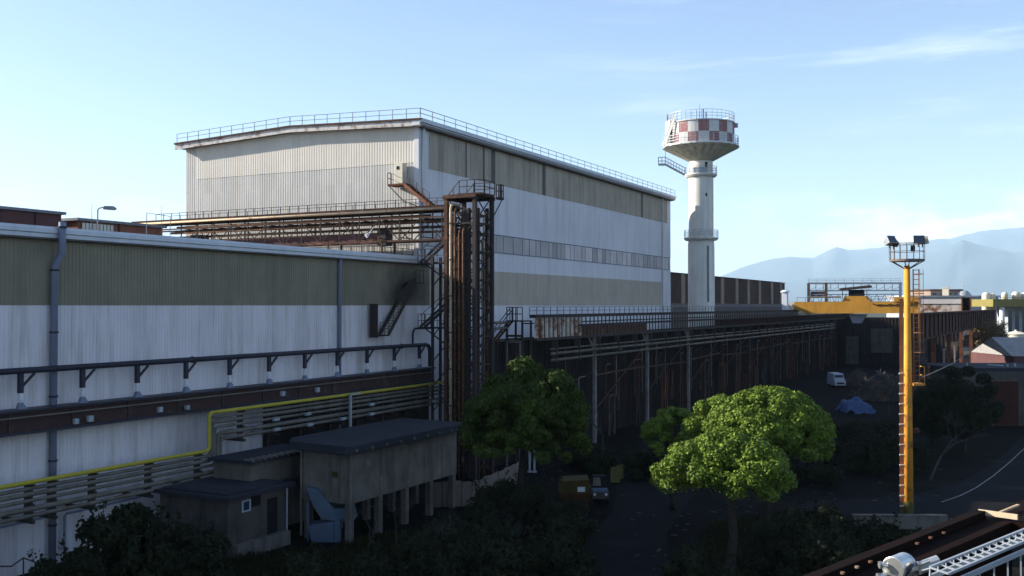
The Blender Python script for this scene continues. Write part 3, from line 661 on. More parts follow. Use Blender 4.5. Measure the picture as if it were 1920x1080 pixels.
for i in range(9):
    face_ = i % 3; r = rr.uniform(.04, .085); z1_ = rr.uniform(19, 23.4)
    x, y = ((rr.uniform(TX0+.2, TX1-.2), TY0+.2) if face_ == 0 else (TX1-.25, rr.uniform(TY0+.4, TY1-.3)) if face_ == 1 else (rr.uniform(TX0+.5, TX1-.4), rr.uniform(ym-.2, TY1-.4)))
    mb = MB(); mb.tube([(x, y, 0), (x, y, z1_-.3), (x-.05, y+.08, z1_-.08), (x-.3, y+.12, z1_)], r, 7); mb.build('pipe', (m_rust, m_rustpipe, m_steel, m_rustred)[i % 4], tw, smooth=True)
mb = MB()
for k in range(14):
    z = 3+k*1.45; mb.beam((xm+.7, TY0+.3, z), (xm+1.5, TY0+.5, z+1.2), .07); mb.beam((xm+1.5, TY0+.5, z), (xm+.7, TY0+.3, z+1.2), .07)
    mb.beam((TX1-.2, TY0+.3, z), (TX1-.2, TY1-.3, z+.9), .06)
mb.box(xm+1.42, xm+1.58, TY0+.42, TY0+.58, 0, 23); mb.build('inner_lattice', m_steel, tw)
mb = MB()
for z in (6.5, 11.3, 16.1, 20.9): mb.box(TX0+2.1, TX1-.2, TY0+.2, TY1-.2, z, z+.06)
mb.each('inner_grating', m_steel, tw)
mb = MB()
for i in range(26):
    z = 3+i*.78; x = (TX0+.5, TX0+1.35, TX0+1.75, TX0+.9)[i % 4]; mb.box(x-.2, x+.2, TY0-.3, TY0+.1, z, z+.09)
mb.each('pipe_collar', m_rust, tw)
mb = MB(); mb.box(TX0-.25, TX1+.2, TY0-.3, TY0-.05, zt-.32, zt-.1); mb.box(TX0-.25, TX1+.2, TY1+.05, TY1+.3, zt-.32, zt-.1); mb.box(TX0-.3, TX0-.05, TY0-.05, TY1+.05, zt-.4, zt-.1); mb.build('head_frame', m_rust, tw)
mb = MB(); mb.box(TX0-.2, TX1+.25, TY0-.2, TY1+.2, zt-.098, zt); mb.box(TX0+.9, TX1+.4, TY0+.3, TY1-.2, zt+.003, zt+.14); mb.build('top_deck', m_rust, tw)
mb = MB(); zz = zt+.14
mb.rails([(TX0+1.1, TY0+.3, zz), (TX1-.2, TY0+.3, zz), (TX1+.4, TY0+1.0, zz), (TX1+.4, TY1-.2, zz), (TX0+1.1, TY1-.2, zz)], 1.1, .95, .045)
mb.tube([(TX0, TY0+.3, zt+.05), (TX0+1.1, TY0+.3, zz+1.1)], .045, 4); mb.tube([(TX0, TY1-.2, zt+.05), (TX0+1.1, TY1-.2, zz+1.1)], .04, 4); mb.tube([(TX0+.5, TY0+.3, zt), (TX0+.5, TY0+.3, zt+.7)], .035, 4)
mb.rails([(TX1+.5, TY1-.1, zz-.2), (TX1+.6, TY1+.55, zz-.2), (TX1+.85, TY1+.55, zz-.2), (TX1+.85, TY1-.1, zz-.2)], 1.1, .4, .05); mb.build('railing', m_darkrail, tw)
mb = MB(); mb.box(TX1+.5, TX1+.9, TY1-.15, TY1+.6, zz-.4, zz-.2); mb.beam((TX1+.2, TY1, zz-1.8), (TX1+.8, TY1+.4, zz-.4), .09); mb.build('side_step', m_steel, tw)
# side landings with stair between shed end and tower
for px, py, wd in ((800, 492, 3.2), (802, 613, 3.0)):
    q = on_y(px, py, 75.2); z = q.z; x0 = on_y(790, py, 75.2).x
    mb = MB(); mb.box(x0, TX0-.2, 74.6, 75.9, z-.14, z); mb.beam((TX0-.2, 75.2, z-2.1), (x0+.5, 75.2, z-.2), .1); mb.build('landing', m_steel, tw)
    mb = MB(); mb.rails([(TX0-.3, 74.65, z), (x0, 74.65, z), (x0, 75.85, z)], 1.15, .7, .035)
    mb.beam((x0+.2, 74.7, z), (TX0+.3, 74.7, z+2.9), .1, .22); mb.beam((x0+.2, 75.5, z), (TX0+.3, 75.5, z+2.9), .1, .22); mb.tube([(x0+.2, 74.7, z+1), (TX0+.2, 74.7, z+3.8)], .035, 4); mb.build('landing_stair', m_darkrail, tw)
x0 = on_y(818, 600, 75.2).x
mb = MB(); mb.box(x0-.1, x0+.1, 74.5, 74.7, 0, 19); mb.box(x0-.1, x0+.1, 75.8, 76.0, 0, 19)
for k in range(8): mb.beam((x0, 74.6, 1+k*2.2), (TX0, 74.6, 3.2+k*2.2), .08)
mb.build('outrigger_column', m_steel, tw)
# ------------------------------------------------------------------ water tower
c = on_y(1315, 560, 155.); cx, cy = c.x, c.y
Dw = 1/ (1/ ( (Vector((cx, cy, 0)) @ Vector((-math.sin(YAW), math.cos(YAW), 0))) ))
hz2 = lambda py: EYE + (573-py)*Dw/F
wt = thing('water_tower', 'concrete water tower with red and white checkered tank', 'water tower', (cx, cy, 0))
r0, r1 = 23.0*Dw/F, 25.0*Dw/F
mb = MB(); mb.lathe(cx, cy, [(r1, 0), (r1*.98, hz2(460)), (r0, hz2(445)), (r0*1.0, hz2(340)), (r0*.97, hz2(325)), (r0*.95, hz2(300))], 40); mb.build('shaft', m_tower, wt, smooth=True)
rb = 70*Dw/F; rt = 62*Dw/F
zb0, zb1_ = hz2(303), hz2(277)
mb = MB(); pr = []
nfl = 24
b0 = len(mb.v)
for i in range(7):
    t = i/6; r = r0*.95 + (rb*.97-r0*.95)*(t**1.0); z = zb0+(zb1_-zb0)*t
    for k in range(nfl*4):
        a = 2*PI*k/(nfl*4); rr_ = r*(1 + .06*t*(1 if k % 4 in (0, 1) else 0)); mb.v.append((cx+rr_*math.cos(a), cy+rr_*math.sin(a), z))
for i in range(6):
    for k in range(nfl*4):
        k2 = (k+1) % (nfl*4); mb.f.append((i*nfl*4+k, i*nfl*4+k2, (i+1)*nfl*4+k2, (i+1)*nfl*4+k))
mb.build('bowl', m_bowl, wt)
mb = MB(); mb.lathe(cx, cy, [(rt, zb1_-.02), (rb, zb1_-.02), (rb, zb1_+.28), (rt-.1, zb1_+.28)], 40); mb.build('walkway_ring', m_trim, wt)
zc_a, zc_b, zc_c = zb1_+.28, hz2(255), hz2(234)
npan = 20; cam_a = math.atan2(-cy, -cx); off = cam_a + math.radians(-4)
for col_i in (0, 1):
    mb = MB()
    for row, (za_, zb_) in enumerate(((zc_a, zc_b), (zc_b, zc_c))):
        for k in range(npan):
            if (k+row) % 2 == col_i:
                a0 = off+2*PI*k/npan; a1 = off+2*PI*(k+1)/npan
                mb.lathe(cx, cy, [(rt, za_), (rt, zb_)], 3, a0, a1)
    mb.build('red_panel' if col_i else 'white_panel', m_sigred if col_i else m_sigwhite, wt)
mb = MB(); mb.lathe(cx, cy, [(.01, zc_c+.25), (rt+.15, zc_c+.15), (rt+.15, zc_c), (rt-.1, zc_c)], 40); mb.build('tank_roof', m_trim, wt)
def ring_rail(r, z, h, n, rad=.035, levels=(1, .66, .33)):
    mb = MB(); P = [(cx+r*math.cos(2*PI*k/n), cy+r*math.sin(2*PI*k/n), z) for k in range(n+1)]
    for p_, q_ in zip(P, P[1:]):
        for l in levels: mb.tube([(p_[0], p_[1], z+h*l), (q_[0], q_[1], z+h*l)], rad, 4)
        mb.tube([p_, (p_[0], p_[1], z+h)], rad, 4)
    return mb
ring_rail(rt, zc_c+.16, 1.45, 40).build('roof_railing', m_galv, wt)
ring_rail(rb-.06, zb1_+.28, 1.25, 40).build('walkway_railing', m_galv, wt)
for py, ro in ((329, 30), (448, 32)):
    rr_ = ro*Dw/F; z = hz2(py)
    mb = MB(); mb.lathe(cx, cy, [(r0*.9, z-.35), (rr_-.25, z-.25), (rr_, z), (rr_, z+.2), (r0*.9, z+.2)], 36); mb.build('balcony', m_tower, wt)
    ring_rail(rr_-.05, z+.2, 1.15, 18).build('balcony_railing', m_galv, wt)
    if py == 329:
        mb = MB(); mb.lathe(cx, cy, [(rr_-.12, z+.2), (rr_-.12, z+1.1)], 20, cam_a-1.0, cam_a+.45); mb.build('balcony_screen', m_galv, wt)
def face(px, py):                                  # point on shaft as seen by the camera
    ang = math.asin(max(-1, min(1, (px-1315)/24.))); a = cam_a + ang; return a
for nm, px, ya_, yb_, hw in (('door', 1325, 327, 306, .10), ('window', 1325, 370, 364, .07), ('slot_window', 1327, 566, 462, .075)):
    a = face(px, 0); ra = (r1 if nm == 'slot_window' else r0)+.03
    mb = MB(); mb.lathe(cx, cy, [(ra-.3, hz2(ya_)), (ra, hz2(ya_)), (ra, hz2(yb_)), (ra-.3, hz2(yb_))], 3, a-hw, a+hw); mb.build(nm, m_glass if nm == 'slot_window' else m_dark, wt)
# outside stair from lower balcony up to walkway
al = cam_a - PI/2
zA, zB = hz2(329)+.2, zb1_+.28
lx, ly = math.cos(al), math.sin(al)
P0 = Vector((cx+lx*30*Dw/F, cy+ly*30*Dw/F, zA)); P1 = Vector((cx+lx*66*Dw/F, cy+ly*66*Dw/F, hz2(306))); P2 = Vector((cx+lx*79*Dw/F, cy+ly*79*Dw/F, hz2(306))); 
vw = Vector((-ly, lx, 0))*.4
mb = MB()
for s_ in (-1, 1): mb.beam(P0+vw*s_, P1+vw*s_, .08, .26); mb.beam(P1+vw*s_, P2+vw*s_, .08, .26)
for k in range(14): q_ = P0.lerp(P1, k/13); mb.beam(q_-vw, q_+vw, .26, .04)
mb.beam(P1-vw*0, P2-vw*0, .8, .06); mb.build('stair', m_galv, wt)
mb = MB()
for s_ in (-1, 1): mb.rails([P0+vw*s_, P1+vw*s_, P2+vw*s_], 1.15, .5, .04)
mb.rails([P2-vw, P2+vw], 1.15, .5, .04)
mb.tube([P1, (P1.x, P1.y, zB)], .05, 5); mb.tube([P1+vw*.8, (P1.x+vw.x*.8, P1.y+vw.y*.8, zB)], .05, 5); mb.build('stair_railing', m_galv, wt)
mb = MB(); mb.lathe(cx, cy, [(rt+.32, zb1_+.3), (rt+.34, zc_c+.5)], 6, cam_a-1.62, cam_a-1.02); mb.lathe(cx, cy, [(rt+.30, zc_c+.5), (rt+.28, zb1_+.3)], 6, cam_a-1.62, cam_a-1.02); mb.each('side_screen', m_sigwhite, wt)
# white ladder guard sloping on the left of the tank
mb = MB(); a = cam_a-1.15
Q0 = Vector((cx+math.cos(a)*rb*1.06, cy+math.sin(a)*rb*1.06, zB-.1)); Q1 = Vector((cx+math.cos(a+.25)*rt*1.02, cy+math.sin(a+.25)*rt*1.02, zc_c+.6)); tv = Vector((-math.sin(a), math.cos(a), 0))*.55
for s_ in (-1, 1): mb.beam(Q0+tv*s_, Q1+tv*s_, .1, .3)
for k in range(12): q_ = Q0.lerp(Q1, k/11); mb.beam(q_-tv, q_+tv, .22, .05)
for s_ in (-1, 1): mb.tube([Q0+tv*s_+Vector((0, 0, 1)), Q1+tv*s_+Vector((0, 0, 1))], .05, 5)
mb.build('tank_stair', m_sigwhite, wt)
mb = MB(); mb.poly([Q0+tv*1.05, Q1+tv*1.05, Q1+tv*1.05+Vector((0, 0, .95)), Q0+tv*1.05+Vector((0, 0, .95))]); mb.build('stair_screen', m_sigwhite, wt)
mb = MB()
for px, py, r in ((1313, 194, .07), (1306, 205, .13), (1320, 203, .14), (1325, 209, .1), (1251, 212, .1), (1368, 212, .1), (1297, 208, .05)):
    dx = (px-1315)*Dw/F; v = Vector((math.cos(YAW), math.sin(YAW), 0))*dx
    mb.tube([(cx+v.x, cy+v.y, zc_c+.2), (cx+v.x, cy+v.y, hz2(py))], r, 6)
mb.each('antenna', m_galv, wt)
mb = MB(); v = Vector((math.cos(YAW), math.sin(YAW), 0))*(66*Dw/F); mb.box(cx+v.x-.3, cx+v.x+.3, cy+v.y-.3, cy+v.y+.3, hz2(238), hz2(230)); mb.build('aerial_box', m_galv, wt)
# ------------------------------------------------------------------ crane runway on the left (A) with dark bay wall behind
AX = -41.4
ra = thing('crane_runway', 'long dark crane runway with peeling panels and railing in front of the mill hall', 'crane runway', (AX, 86, 0))
ay0, ay1 = on_x(1000, 600, AX).y, 275.
TOPA = 13.85
mb = MB(); mb.box(AX-.42, AX+.3, ay0, ay1, TOPA-.32, TOPA); mb.box(AX-.3, AX+.3, ay0, ay1, 11.35, 11.62); mb.box(AX-.2, AX+.2, ay0+10, ay1, 12.55, 12.78); mb.build('girder_chord', m_steel, ra)
ypan = on_x(1088, 620, AX).y
mb = MB(); mb.corr((AX+.1, ay0), (AX+.1, ypan), 11.62, TOPA-.34, (1, 0), 1.0, .09); mb.build('side_panel', m_peel, ra)
yso = on_x(1210, 610, AX).y
mb = MB(); mb.corr((AX+.08, ypan+.1), (AX+.08, yso), 11.62, 12.55, (1, 0), .9, .09); mb.build('side_panel', m_rust, ra)
mb = MB(); y = ay0+1
while y < ypan: mb.box(AX+.18, AX+.24, y-.07, y+.07, 11.6, TOPA-.3); y += 1.0
mb.each('panel_rib', m_rust, ra)
mb = MB(); y = ypan+.4
while y < ay1: mb.box(AX-.03, AX+.04, y-.08, y+.08, 11.6, TOPA-.3); y += 1.1
mb.build('web_post', m_steel, ra)
mb = MB(); mb.rails([(AX-.4, ay0, TOPA), (AX-.4, 215, TOPA)], .72, 1.55, .04); mb.build('railing', m_bluesteel, ra)
mb = MB(); mb.box(AX-1.3, AX-.5, ay0, ay1-30, TOPA-.9, TOPA-.8); mb.build('walkway', m_steel, ra)
yk2 = on_x(1345, 600, AX).y
mb = MB(); mb.corr((AX-.3, yk2), (AX-.3, ay1), 11.65, 12.6, (1, 0), .7, .08); mb.build('back_sheet', m_girdred, ra)
ycol = [on_x(1115, 700, AX).y + 16.6*k for k in range(10)]
for y in ycol:
    mb = MB(); mb.box(AX-.17, AX+.17, y-.17, y+.17, 0, 11.35); mb.beam((AX, y, 9.8), (AX, y+1.6, 11.3), .16); mb.beam((AX, y, 9.8), (AX, y-1.6, 11.3), .16); mb.build('column', m_post if y < 140 else m_rust, ra)
for dz, r, xo in ((0, .14, .45), (-.62, .13, .5), (.45, .08, .4)):
    mb = MB(); mb.tube([(AX+xo, ay0+3, 10.05+dz), (AX+xo, ay1-30, 10.05+dz)], r, 8); mb.build('pipe', m_greypipe, ra, smooth=True)
mb = MB()
for y in np.arange(ay0+4, 240, 5.5): mb.box(AX+.1, AX+.65, y-.07, y+.07, 9.15, 11.3)
mb.each('pipe_hanger', m_rack, ra)
rr = random.Random(33)
for k in range(9):
    y0_, y1_ = ycol[k], ycol[k+1]; mb = MB(); mb.beam((AX-.3, y0_+.3, 1.5+rr.uniform(0, 3)), (AX-.3, y1_-.3, 9.6), .12); mb.beam((AX-.3, y0_+.2, 7.2), (AX-.3, y1_-.2, 7.2+rr.uniform(-.4, .4)), .14, .2); mb.each('brace', m_steel if k % 2 else m_rust, ra)
for k in range(84):
    y = ay0+6+k*1.9+rr.uniform(-1, 1); z0 = rr.uniform(0, 5); z1_ = rr.uniform(7, 10.8); x = AX-rr.uniform(.5, 1.1); r = rr.uniform(.03, .08)
    mb = MB(); mb.tube([(x, y, z0), (x, y, z1_-.25), (x+.04, y+.1, z1_-.05), (x+.05, y+rr.uniform(.5, 2.5), z1_)], r, 6); mb.build('drop_pipe', (m_steel, m_rust, m_greypipe, m_rustred, m_post)[k % 5], ra, smooth=True)
# ladder tower at near end
lt = thing('access_frame', 'small dark steel frame with ladder at the near end of the crane runway', 'access frame', (AX-.6, ay0-1.5, 0))
mb = MB()
for x in (AX-1.7, AX-.1):
    for y in (ay0-2.1, ay0-.3): mb.box(x-.08, x+.08, y-.08, y+.08, 0, 13.2)
mb.box(AX-1.8, AX+.0, ay0-2.2, ay0-.2, 13.2, 13.32); mb.box(AX-1.8, AX, ay0-2.2, ay0-2.05, 11.8, 12.0); mb.beam((AX-1.7, ay0-2.1, 9.2), (AX-.1, ay0-2.1, 11.8), .08); mb.beam((AX-.1, ay0-2.1, 9.2), (AX-1.7, ay0-2.1, 11.8), .08); mb.build('frame', m_steel, lt)
mb = MB(); mb.rails([(AX-1.7, ay0-.3, 13.3), (AX-1.7, ay0-2.1, 13.3), (AX-.1, ay0-2.1, 13.3)], 1.25, .55, .05); mb.build('railing', m_steel, lt)
mb = MB()
for o in (-.35, .35): mb.beam((AX-1.7, ay0-1.2+o, 13.3), (AX-4.2, ay0-1.6+o, 10.4), .08, .2); mb.tube([(AX-1.7, ay0-1.2+o, 14.4), (AX-4.2, ay0-1.6+o, 11.4)], .045, 5)
for k in range(9): q = Vector((AX-1.7, ay0-1.2, 13.3)).lerp(Vector((AX-4.2, ay0-1.6, 10.4)), k/8); mb.box(q.x-.12, q.x+.12, q.y-.32, q.y+.32, q.z-.03, q.z)
mb.build('stair', m_rustred, lt)
mb = MB(); mb.box(AX-1.2, AX-1.05, ay0-3.3, ay0-3.15, 0, 11.3); mb.box(AX+.15, AX+.3, ay0-3.3, ay0-3.15, 0, 11.3); mb.box(AX-1.2, AX+.3, ay0-3.3, ay0-3.15, 11.302, 11.5)
tag(mb.build('pipe_portal', m_greypipe), 'pale grey portal frame standing before the runway end above the pine', 'portal frame')
for z, lab in ((13.15, 'upper dark pipe running level from pipe tower to the runway'), (12.65, 'lower dark pipe running level from pipe tower to the runway')):
    mb = MB(); mb.tube([(TX1-.5, TY1-.4, z), (AX-1.6, ay0-2.3, z)], .13, 8); tag(mb.build('link_pipe', m_greypipe, smooth=True), lab, 'pipe', 'level pipes between tower and runway')
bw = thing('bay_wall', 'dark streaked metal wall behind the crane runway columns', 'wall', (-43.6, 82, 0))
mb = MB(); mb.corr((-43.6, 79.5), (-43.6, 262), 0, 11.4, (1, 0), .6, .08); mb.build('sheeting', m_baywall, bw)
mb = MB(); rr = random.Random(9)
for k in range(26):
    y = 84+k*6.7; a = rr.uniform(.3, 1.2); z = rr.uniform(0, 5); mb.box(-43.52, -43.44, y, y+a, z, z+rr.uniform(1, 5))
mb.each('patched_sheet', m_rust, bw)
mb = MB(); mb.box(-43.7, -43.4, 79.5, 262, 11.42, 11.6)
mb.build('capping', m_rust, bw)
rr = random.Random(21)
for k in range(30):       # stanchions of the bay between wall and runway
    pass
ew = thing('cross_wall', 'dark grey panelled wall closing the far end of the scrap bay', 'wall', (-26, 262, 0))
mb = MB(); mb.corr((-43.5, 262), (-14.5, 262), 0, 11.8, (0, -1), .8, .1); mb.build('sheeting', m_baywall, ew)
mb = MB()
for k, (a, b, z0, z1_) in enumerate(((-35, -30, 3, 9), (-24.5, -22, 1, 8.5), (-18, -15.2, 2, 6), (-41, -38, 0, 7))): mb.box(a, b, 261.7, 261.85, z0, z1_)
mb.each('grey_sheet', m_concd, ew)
# ------------------------------------------------------------------ yellow bridge crane
CY = 200.; BXr = -10.
cr = thing('bridge_crane', 'yellow overhead bridge crane spanning between the two dark runways', 'crane', (-26, CY, TOPA))
zb, zt2 = EYE-14.5*196/F, EYE+7.*196/F
xl = AX+1.2; xr = on_y(1722, 570, CY).x
xcut = on_y(1478, 570, CY).x
mb = MB(); mb.prism([(AX+.4, CY-.5, zb+.9), (AX+2.6, CY-.5, zb), (xr, CY-.5, zb+.1), (xr, CY-.5, zt2), (AX+.4, CY-.5, zt2)], (0, 1.0, 0)); mb.build('main_girder', m_crane, cr)
mb = MB(); mb.prism([(AX+.4, CY+2.5, zb+.9), (AX+2.6, CY+2.5, zb), (xr, CY+2.5, zb+.1), (xr, CY+2.5, zt2), (AX+.4, CY+2.5, zt2)], (0, 1.0, 0)); mb.build('main_girder', m_crane, cr)
mb = MB(); mb.box(AX-.5, AX+.4, CY-2, CY+5, TOPA, TOPA+1.0); mb.box(AX-.3, AX+.38, CY-2.4, CY-2, TOPA, TOPA+1.5); mb.build('end_carriage', m_ivory, cr)
mb = MB(); mb.box(xr+.02, BXr+.5, CY-.6, CY+3, zb+.25, zt2-.1); mb.build('rusty_girder_section', m_peel, cr)
mb = MB(); mb.box(xr+.5, xr+7.5, CY-.75, CY-.62, zt2-.4, zt2+.45); mb.build('pale_walkway_panel', m_patch, cr)
mb = MB(); mb.box(xr-4.2, xr+.0, CY-.9, CY-.52, zt2+.003, zt2+.9); mb.build('orange_cabinet', m_crane, cr)
mb = MB()
for a in np.linspace(xr+7.6, BXr+.4, 6): mb.box(a-.25, a+.25, CY-.9, CY-.62, zb+.4, zt2+.7)
mb.each('rust_bracket', m_rustred, cr)
# trolley
xa, xb_ = on_y(1578, 555, CY).x, on_y(1632, 555, CY).x
tr = MB(); tr.prism([(xa, CY-.2, zt2+.02), (xb_, CY-.2, zt2+.02), (xb_-.9, CY-.2, zt2+1.1), (xa+.8, CY-.2, zt2+1.1)], (0, 3.4, 0)); tro = tr.build('trolley', m_crane, cr)
mb = MB(); mb.box(xa+1.3, xb_-1.4, CY-.1, CY+2.6, zt2+1.11, zt2+2.3); mb.build('motor_house', m_dark, tro)
mb = MB(); mb.prism([(xa-.3, CY-.6, zt2+2.25), (xb_-.2, CY-.6, zt2+2.75), (xb_-.2, CY-.6, zt2+3.15), (xa-.3, CY-.6, zt2+2.6)], (0, 4.4, 0)); mb.build('trolley_roof', m_steel, tro)
mb = MB()
for x in (xa+.2, xb_-.6): mb.beam((x, CY-.3, zt2+.5), (x, CY-.3, zt2+2.5), .12)
mb.build('roof_post', m_steel, tro)
mb = MB(); mb.tube([(AX+3, CY-.5, zt2+.9), (xa, CY-.5, zt2+.95)], .16, 6); mb.build('cable_rail', m_greypipe, cr)
mb = MB(); mb.rails([(xb_+.2, CY-.45, zt2), (xr-4.4, CY-.45, zt2)], 1.0, 1.2, .05); mb.rails([(AX+1, CY-.45, zt2), (xa-.5, CY-.45, zt2)], .85, 1.5, .04, (1,)); mb.build('railing', m_steel, cr)
mb = MB(); P = [(xb_+.5+(xr-xb_-1)*k/12, CY-.62, zb+1.9-.35*abs(math.sin(k*1.3))) for k in range(13)]; mb.tube(P, .09, 5); mb.build('festoon_cable', m_dark, cr)
qa = on_y(1592, 589, CY+1.5); qb = on_y(1626, 589, CY+1.5); qc = on_y(1615, 606, CY+1.5); qd = on_y(1600, 606, CY+1.5)
mb = MB(); mb.prism([(qa.x, CY+.8, qa.z), (qb.x, CY+.8, qb.z), (qc.x, CY+.8, qc.z), (qd.x, CY+.8, qd.z)], (0, 1.4, 0)); mb.beam((qa.x+1.5, CY+1.5, qa.z), (qa.x+1.5, CY+1.5, zt2), .08)
tag(mb.build('hanging_hopper', m_greywall), 'pale grey tapered hopper hanging below the yellow crane', 'hopper')
p = on_x(1472, 583, AX); q = on_x(1472, 548, AX)
mb = MB(); mb.box(p.x-.5, p.x+.5, p.y-.5, p.y+.7, TOPA+.003, q.z); vp = thing('vent_post', 'white capped post standing on the runway left of the yellow crane', 'post', (p.x, p.y, TOPA)); mb.build('shaft', m_vanwhite, vp, bevel=.05)
mb = MB(); mb.lathe(p.x, p.y+.1, [(.9, q.z+.005), (.9, q.z+.12), (.4, q.z+.42), (.01, q.z+.45)], 14); mb.build('cap', m_vanwhite, vp)
# far lattice gantry
GY = 300.
ga = thing('lattice_gantry', 'blue grey lattice gantry frame standing behind the yellow crane', 'gantry crane', (-20, GY, 0))
x0, x1 = on_y(1516, 540, GY).x, on_y(1688, 540, GY).x; zt3 = on_y(1516, 531, GY).z; zm3 = on_y(1516, 545, GY).z; zl3 = on_y(1516, 560, GY).z
mb = MB()
for yy in (GY, GY+5):
    mb.beam((x0, yy, zt3), (x1, yy, zt3-.2), .45); mb.beam((x0, yy, zm3), (x1, yy, zm3-.1), .3); mb.beam((x0, yy, zl3+1.2), (x1, yy, zl3+1.2), .25); mb.beam((x0, yy, zl3-1), (x1, yy, zl3-1), .3)
mb.build('chord', m_bluesteel, ga)
mb = MB(); n = 12
for k in range(n):
    a = x0+(x1-x0)*k/n; b = x0+(x1-x0)*(k+1)/n
    mb.beam((a, GY, zt3), (a, GY, zm3), .18); mb.beam((a, GY, zl3+1.2), ((a+b)/2, GY, zl3-1), .14); mb.beam(((a+b)/2, GY, zl3-1), (b, GY, zl3+1.2), .14)
    mb.beam((a, GY, zm3), (b, GY, zm3+1), .1)
mb.build('web_member', m_bluesteel, ga)
for xs_ in (x0, x0+5, x1):
    mb = MB(); mb.box(xs_-.35, xs_+.35, GY-.3, GY+.4, 0, zt3); mb.build('leg', m_rust if xs_ < x1 else m_bluesteel, ga)
mb = MB(); mb.rails([(x0, GY-.2, zt3+.2), (x1, GY-.2, zt3)], 1.0, 2.5, .05); mb.build('railing', m_bluesteel, ga)
mb = MB(); mb.box(x0+.5, x0+4.6, GY+.2, GY+2, zm3-1.8, zm3-.3); mb.build('machine_house', m_rust, ga)
# ------------------------------------------------------------------ crane runway on the right (B)
rb_ = thing('crane_runway', 'rusty crane runway girder on stout red brown columns beside the yellow mast', 'crane runway', (BXr-1.5, 127, 0))
b0 = Vector((-12.1, 122, 0)); b1 = Vector((-7.0, 275, 0))
def B(y): return b0.lerp(b1, (y-122)/153).x
def quadbox(mb, ya, yb, wx, z0, z1):
    xa_, xb2 = B(ya), B(yb); mb.prism([(xa_-wx/2, ya, z0), (xa_+wx/2, ya, z0), (xa_+wx/2, ya, z1), (xa_-wx/2, ya, z1)], (xb2-xa_, yb-ya, 0))
mb = MB(); quadbox(mb, 122, 262, .5, 10.7, 13.6); mb.build('girder', m_girdred, rb_)
mb = MB(); quadbox(mb, 122, 262, 1.2, 13.603, 13.8); quadbox(mb, 122, 262, .9, 10.5, 10.697); mb.build('girder_flange', m_girdred, rb_)
mb = MB()
for y in np.arange(124, 262, 4.6): mb.box(B(y)-.4, B(y)+.4, y-.06, y+.06, 10.7, 13.6)
mb.each('web_stiffener', m_girdred, rb_)
for y in (124.5, 144, 163, 182, 201, 220, 239, 258):
    mb = MB()
    for o in (-.6, .6): mb.box(B(y)-.25, B(y)+.25, y+o-.12, y+o+.12, 0, 10.5)
    for k in range(6): mb.beam((B(y), y-.6, .4+k*1.7), (B(y), y+.6, 2.1+k*1.7), .1)
    mb.box(B(y)-.6, B(y)+.6, y-.9, y+.9, 0, .4); mb.build('column', m_rustred if y < 230 else m_hallpale, rb_)
rr = random.Random(52)
for k, y in enumerate((131, 137.5, 150, 156.5, 170, 176, 189, 195, 208, 226, 246)):
    x = B(y)+rr.uniform(-2.5, .9); w_ = rr.uniform(1.2, 3.2); hh = rr.uniform(3.5, 8.5); m = (m_rustred, m_rust, m_hallpale, m_steel)[k % 4]
    mb = MB()
    for yy in (y, y+w_): mb.box(x-.09, x+.09, yy-.09, yy+.09, 0, hh)
    mb.box(x-.12, x+.12, y-.3, y+w_+.3, hh+.003, hh+.25); mb.beam((x, y+.1, .4), (x, y+w_-.1, hh*.6), .09); mb.beam((x, y+w_-.1, .4), (x, y+.1, hh*.6), .09); mb.box(x-.07, x+.07, y+.09, y+w_-.09, hh*.62, hh*.62+.14)
    tag(mb.build('pipe_trestle', m), 'rusty braced trestle standing among the columns of the runway near the mast', 'trestle', 'trestles under the rusty runway')
# ------------------------------------------------------------------ buildings beyond the hall
bh = thing('brown_hall', 'long brown clad hall with pale vertical strips behind the water tower', 'hall', (-55, 160, 0))
Y_a, Y_b = 159.5, on_x(1471, 540, -55).y; zb_t = EYE+5.6
mb = MB(); mb.corr((-55, Y_a), (-55, Y_b), 8, zb_t, (1, 0), .5, .07); mb.corr((-55, Y_b), (-72, Y_b), 8, zb_t, (0, 1), .5, .07); mb.box(-72.1, -55.1, Y_a, Y_b-.1, 0, zb_t-.05); mb.build('wall', m_hallrust, bh)
mb = MB()
for px in (1354, 1381, 1403, 1424, 1447, 1464, 1280):
    y = on_x(px, 540, -55).y; mb.box(-55, -54.88, y-1.1, y+1.1, 8, zb_t+.05)
mb.each('pale_strip', m_hallpale, bh)
mb = MB(); mb.box(-73, -54.8, Y_a, Y_b+.3, zb_t+.06, zb_t+.2); mb.build('roof_edge', m_steel, bh)
mb = MB(); y = on_x(1490, 560, -54.2).y; mb.box(-54.9, -53.2, Y_a, y, 0, 14.3); mb.prism([(-54.9, Y_a, 14.303), (-52.6, Y_a, 14.303), (-52.6, Y_a, 14.5), (-54.9, Y_a, 15.1)], (0, y-Y_a, 0)); mb.build('lean_to', m_board, bh)
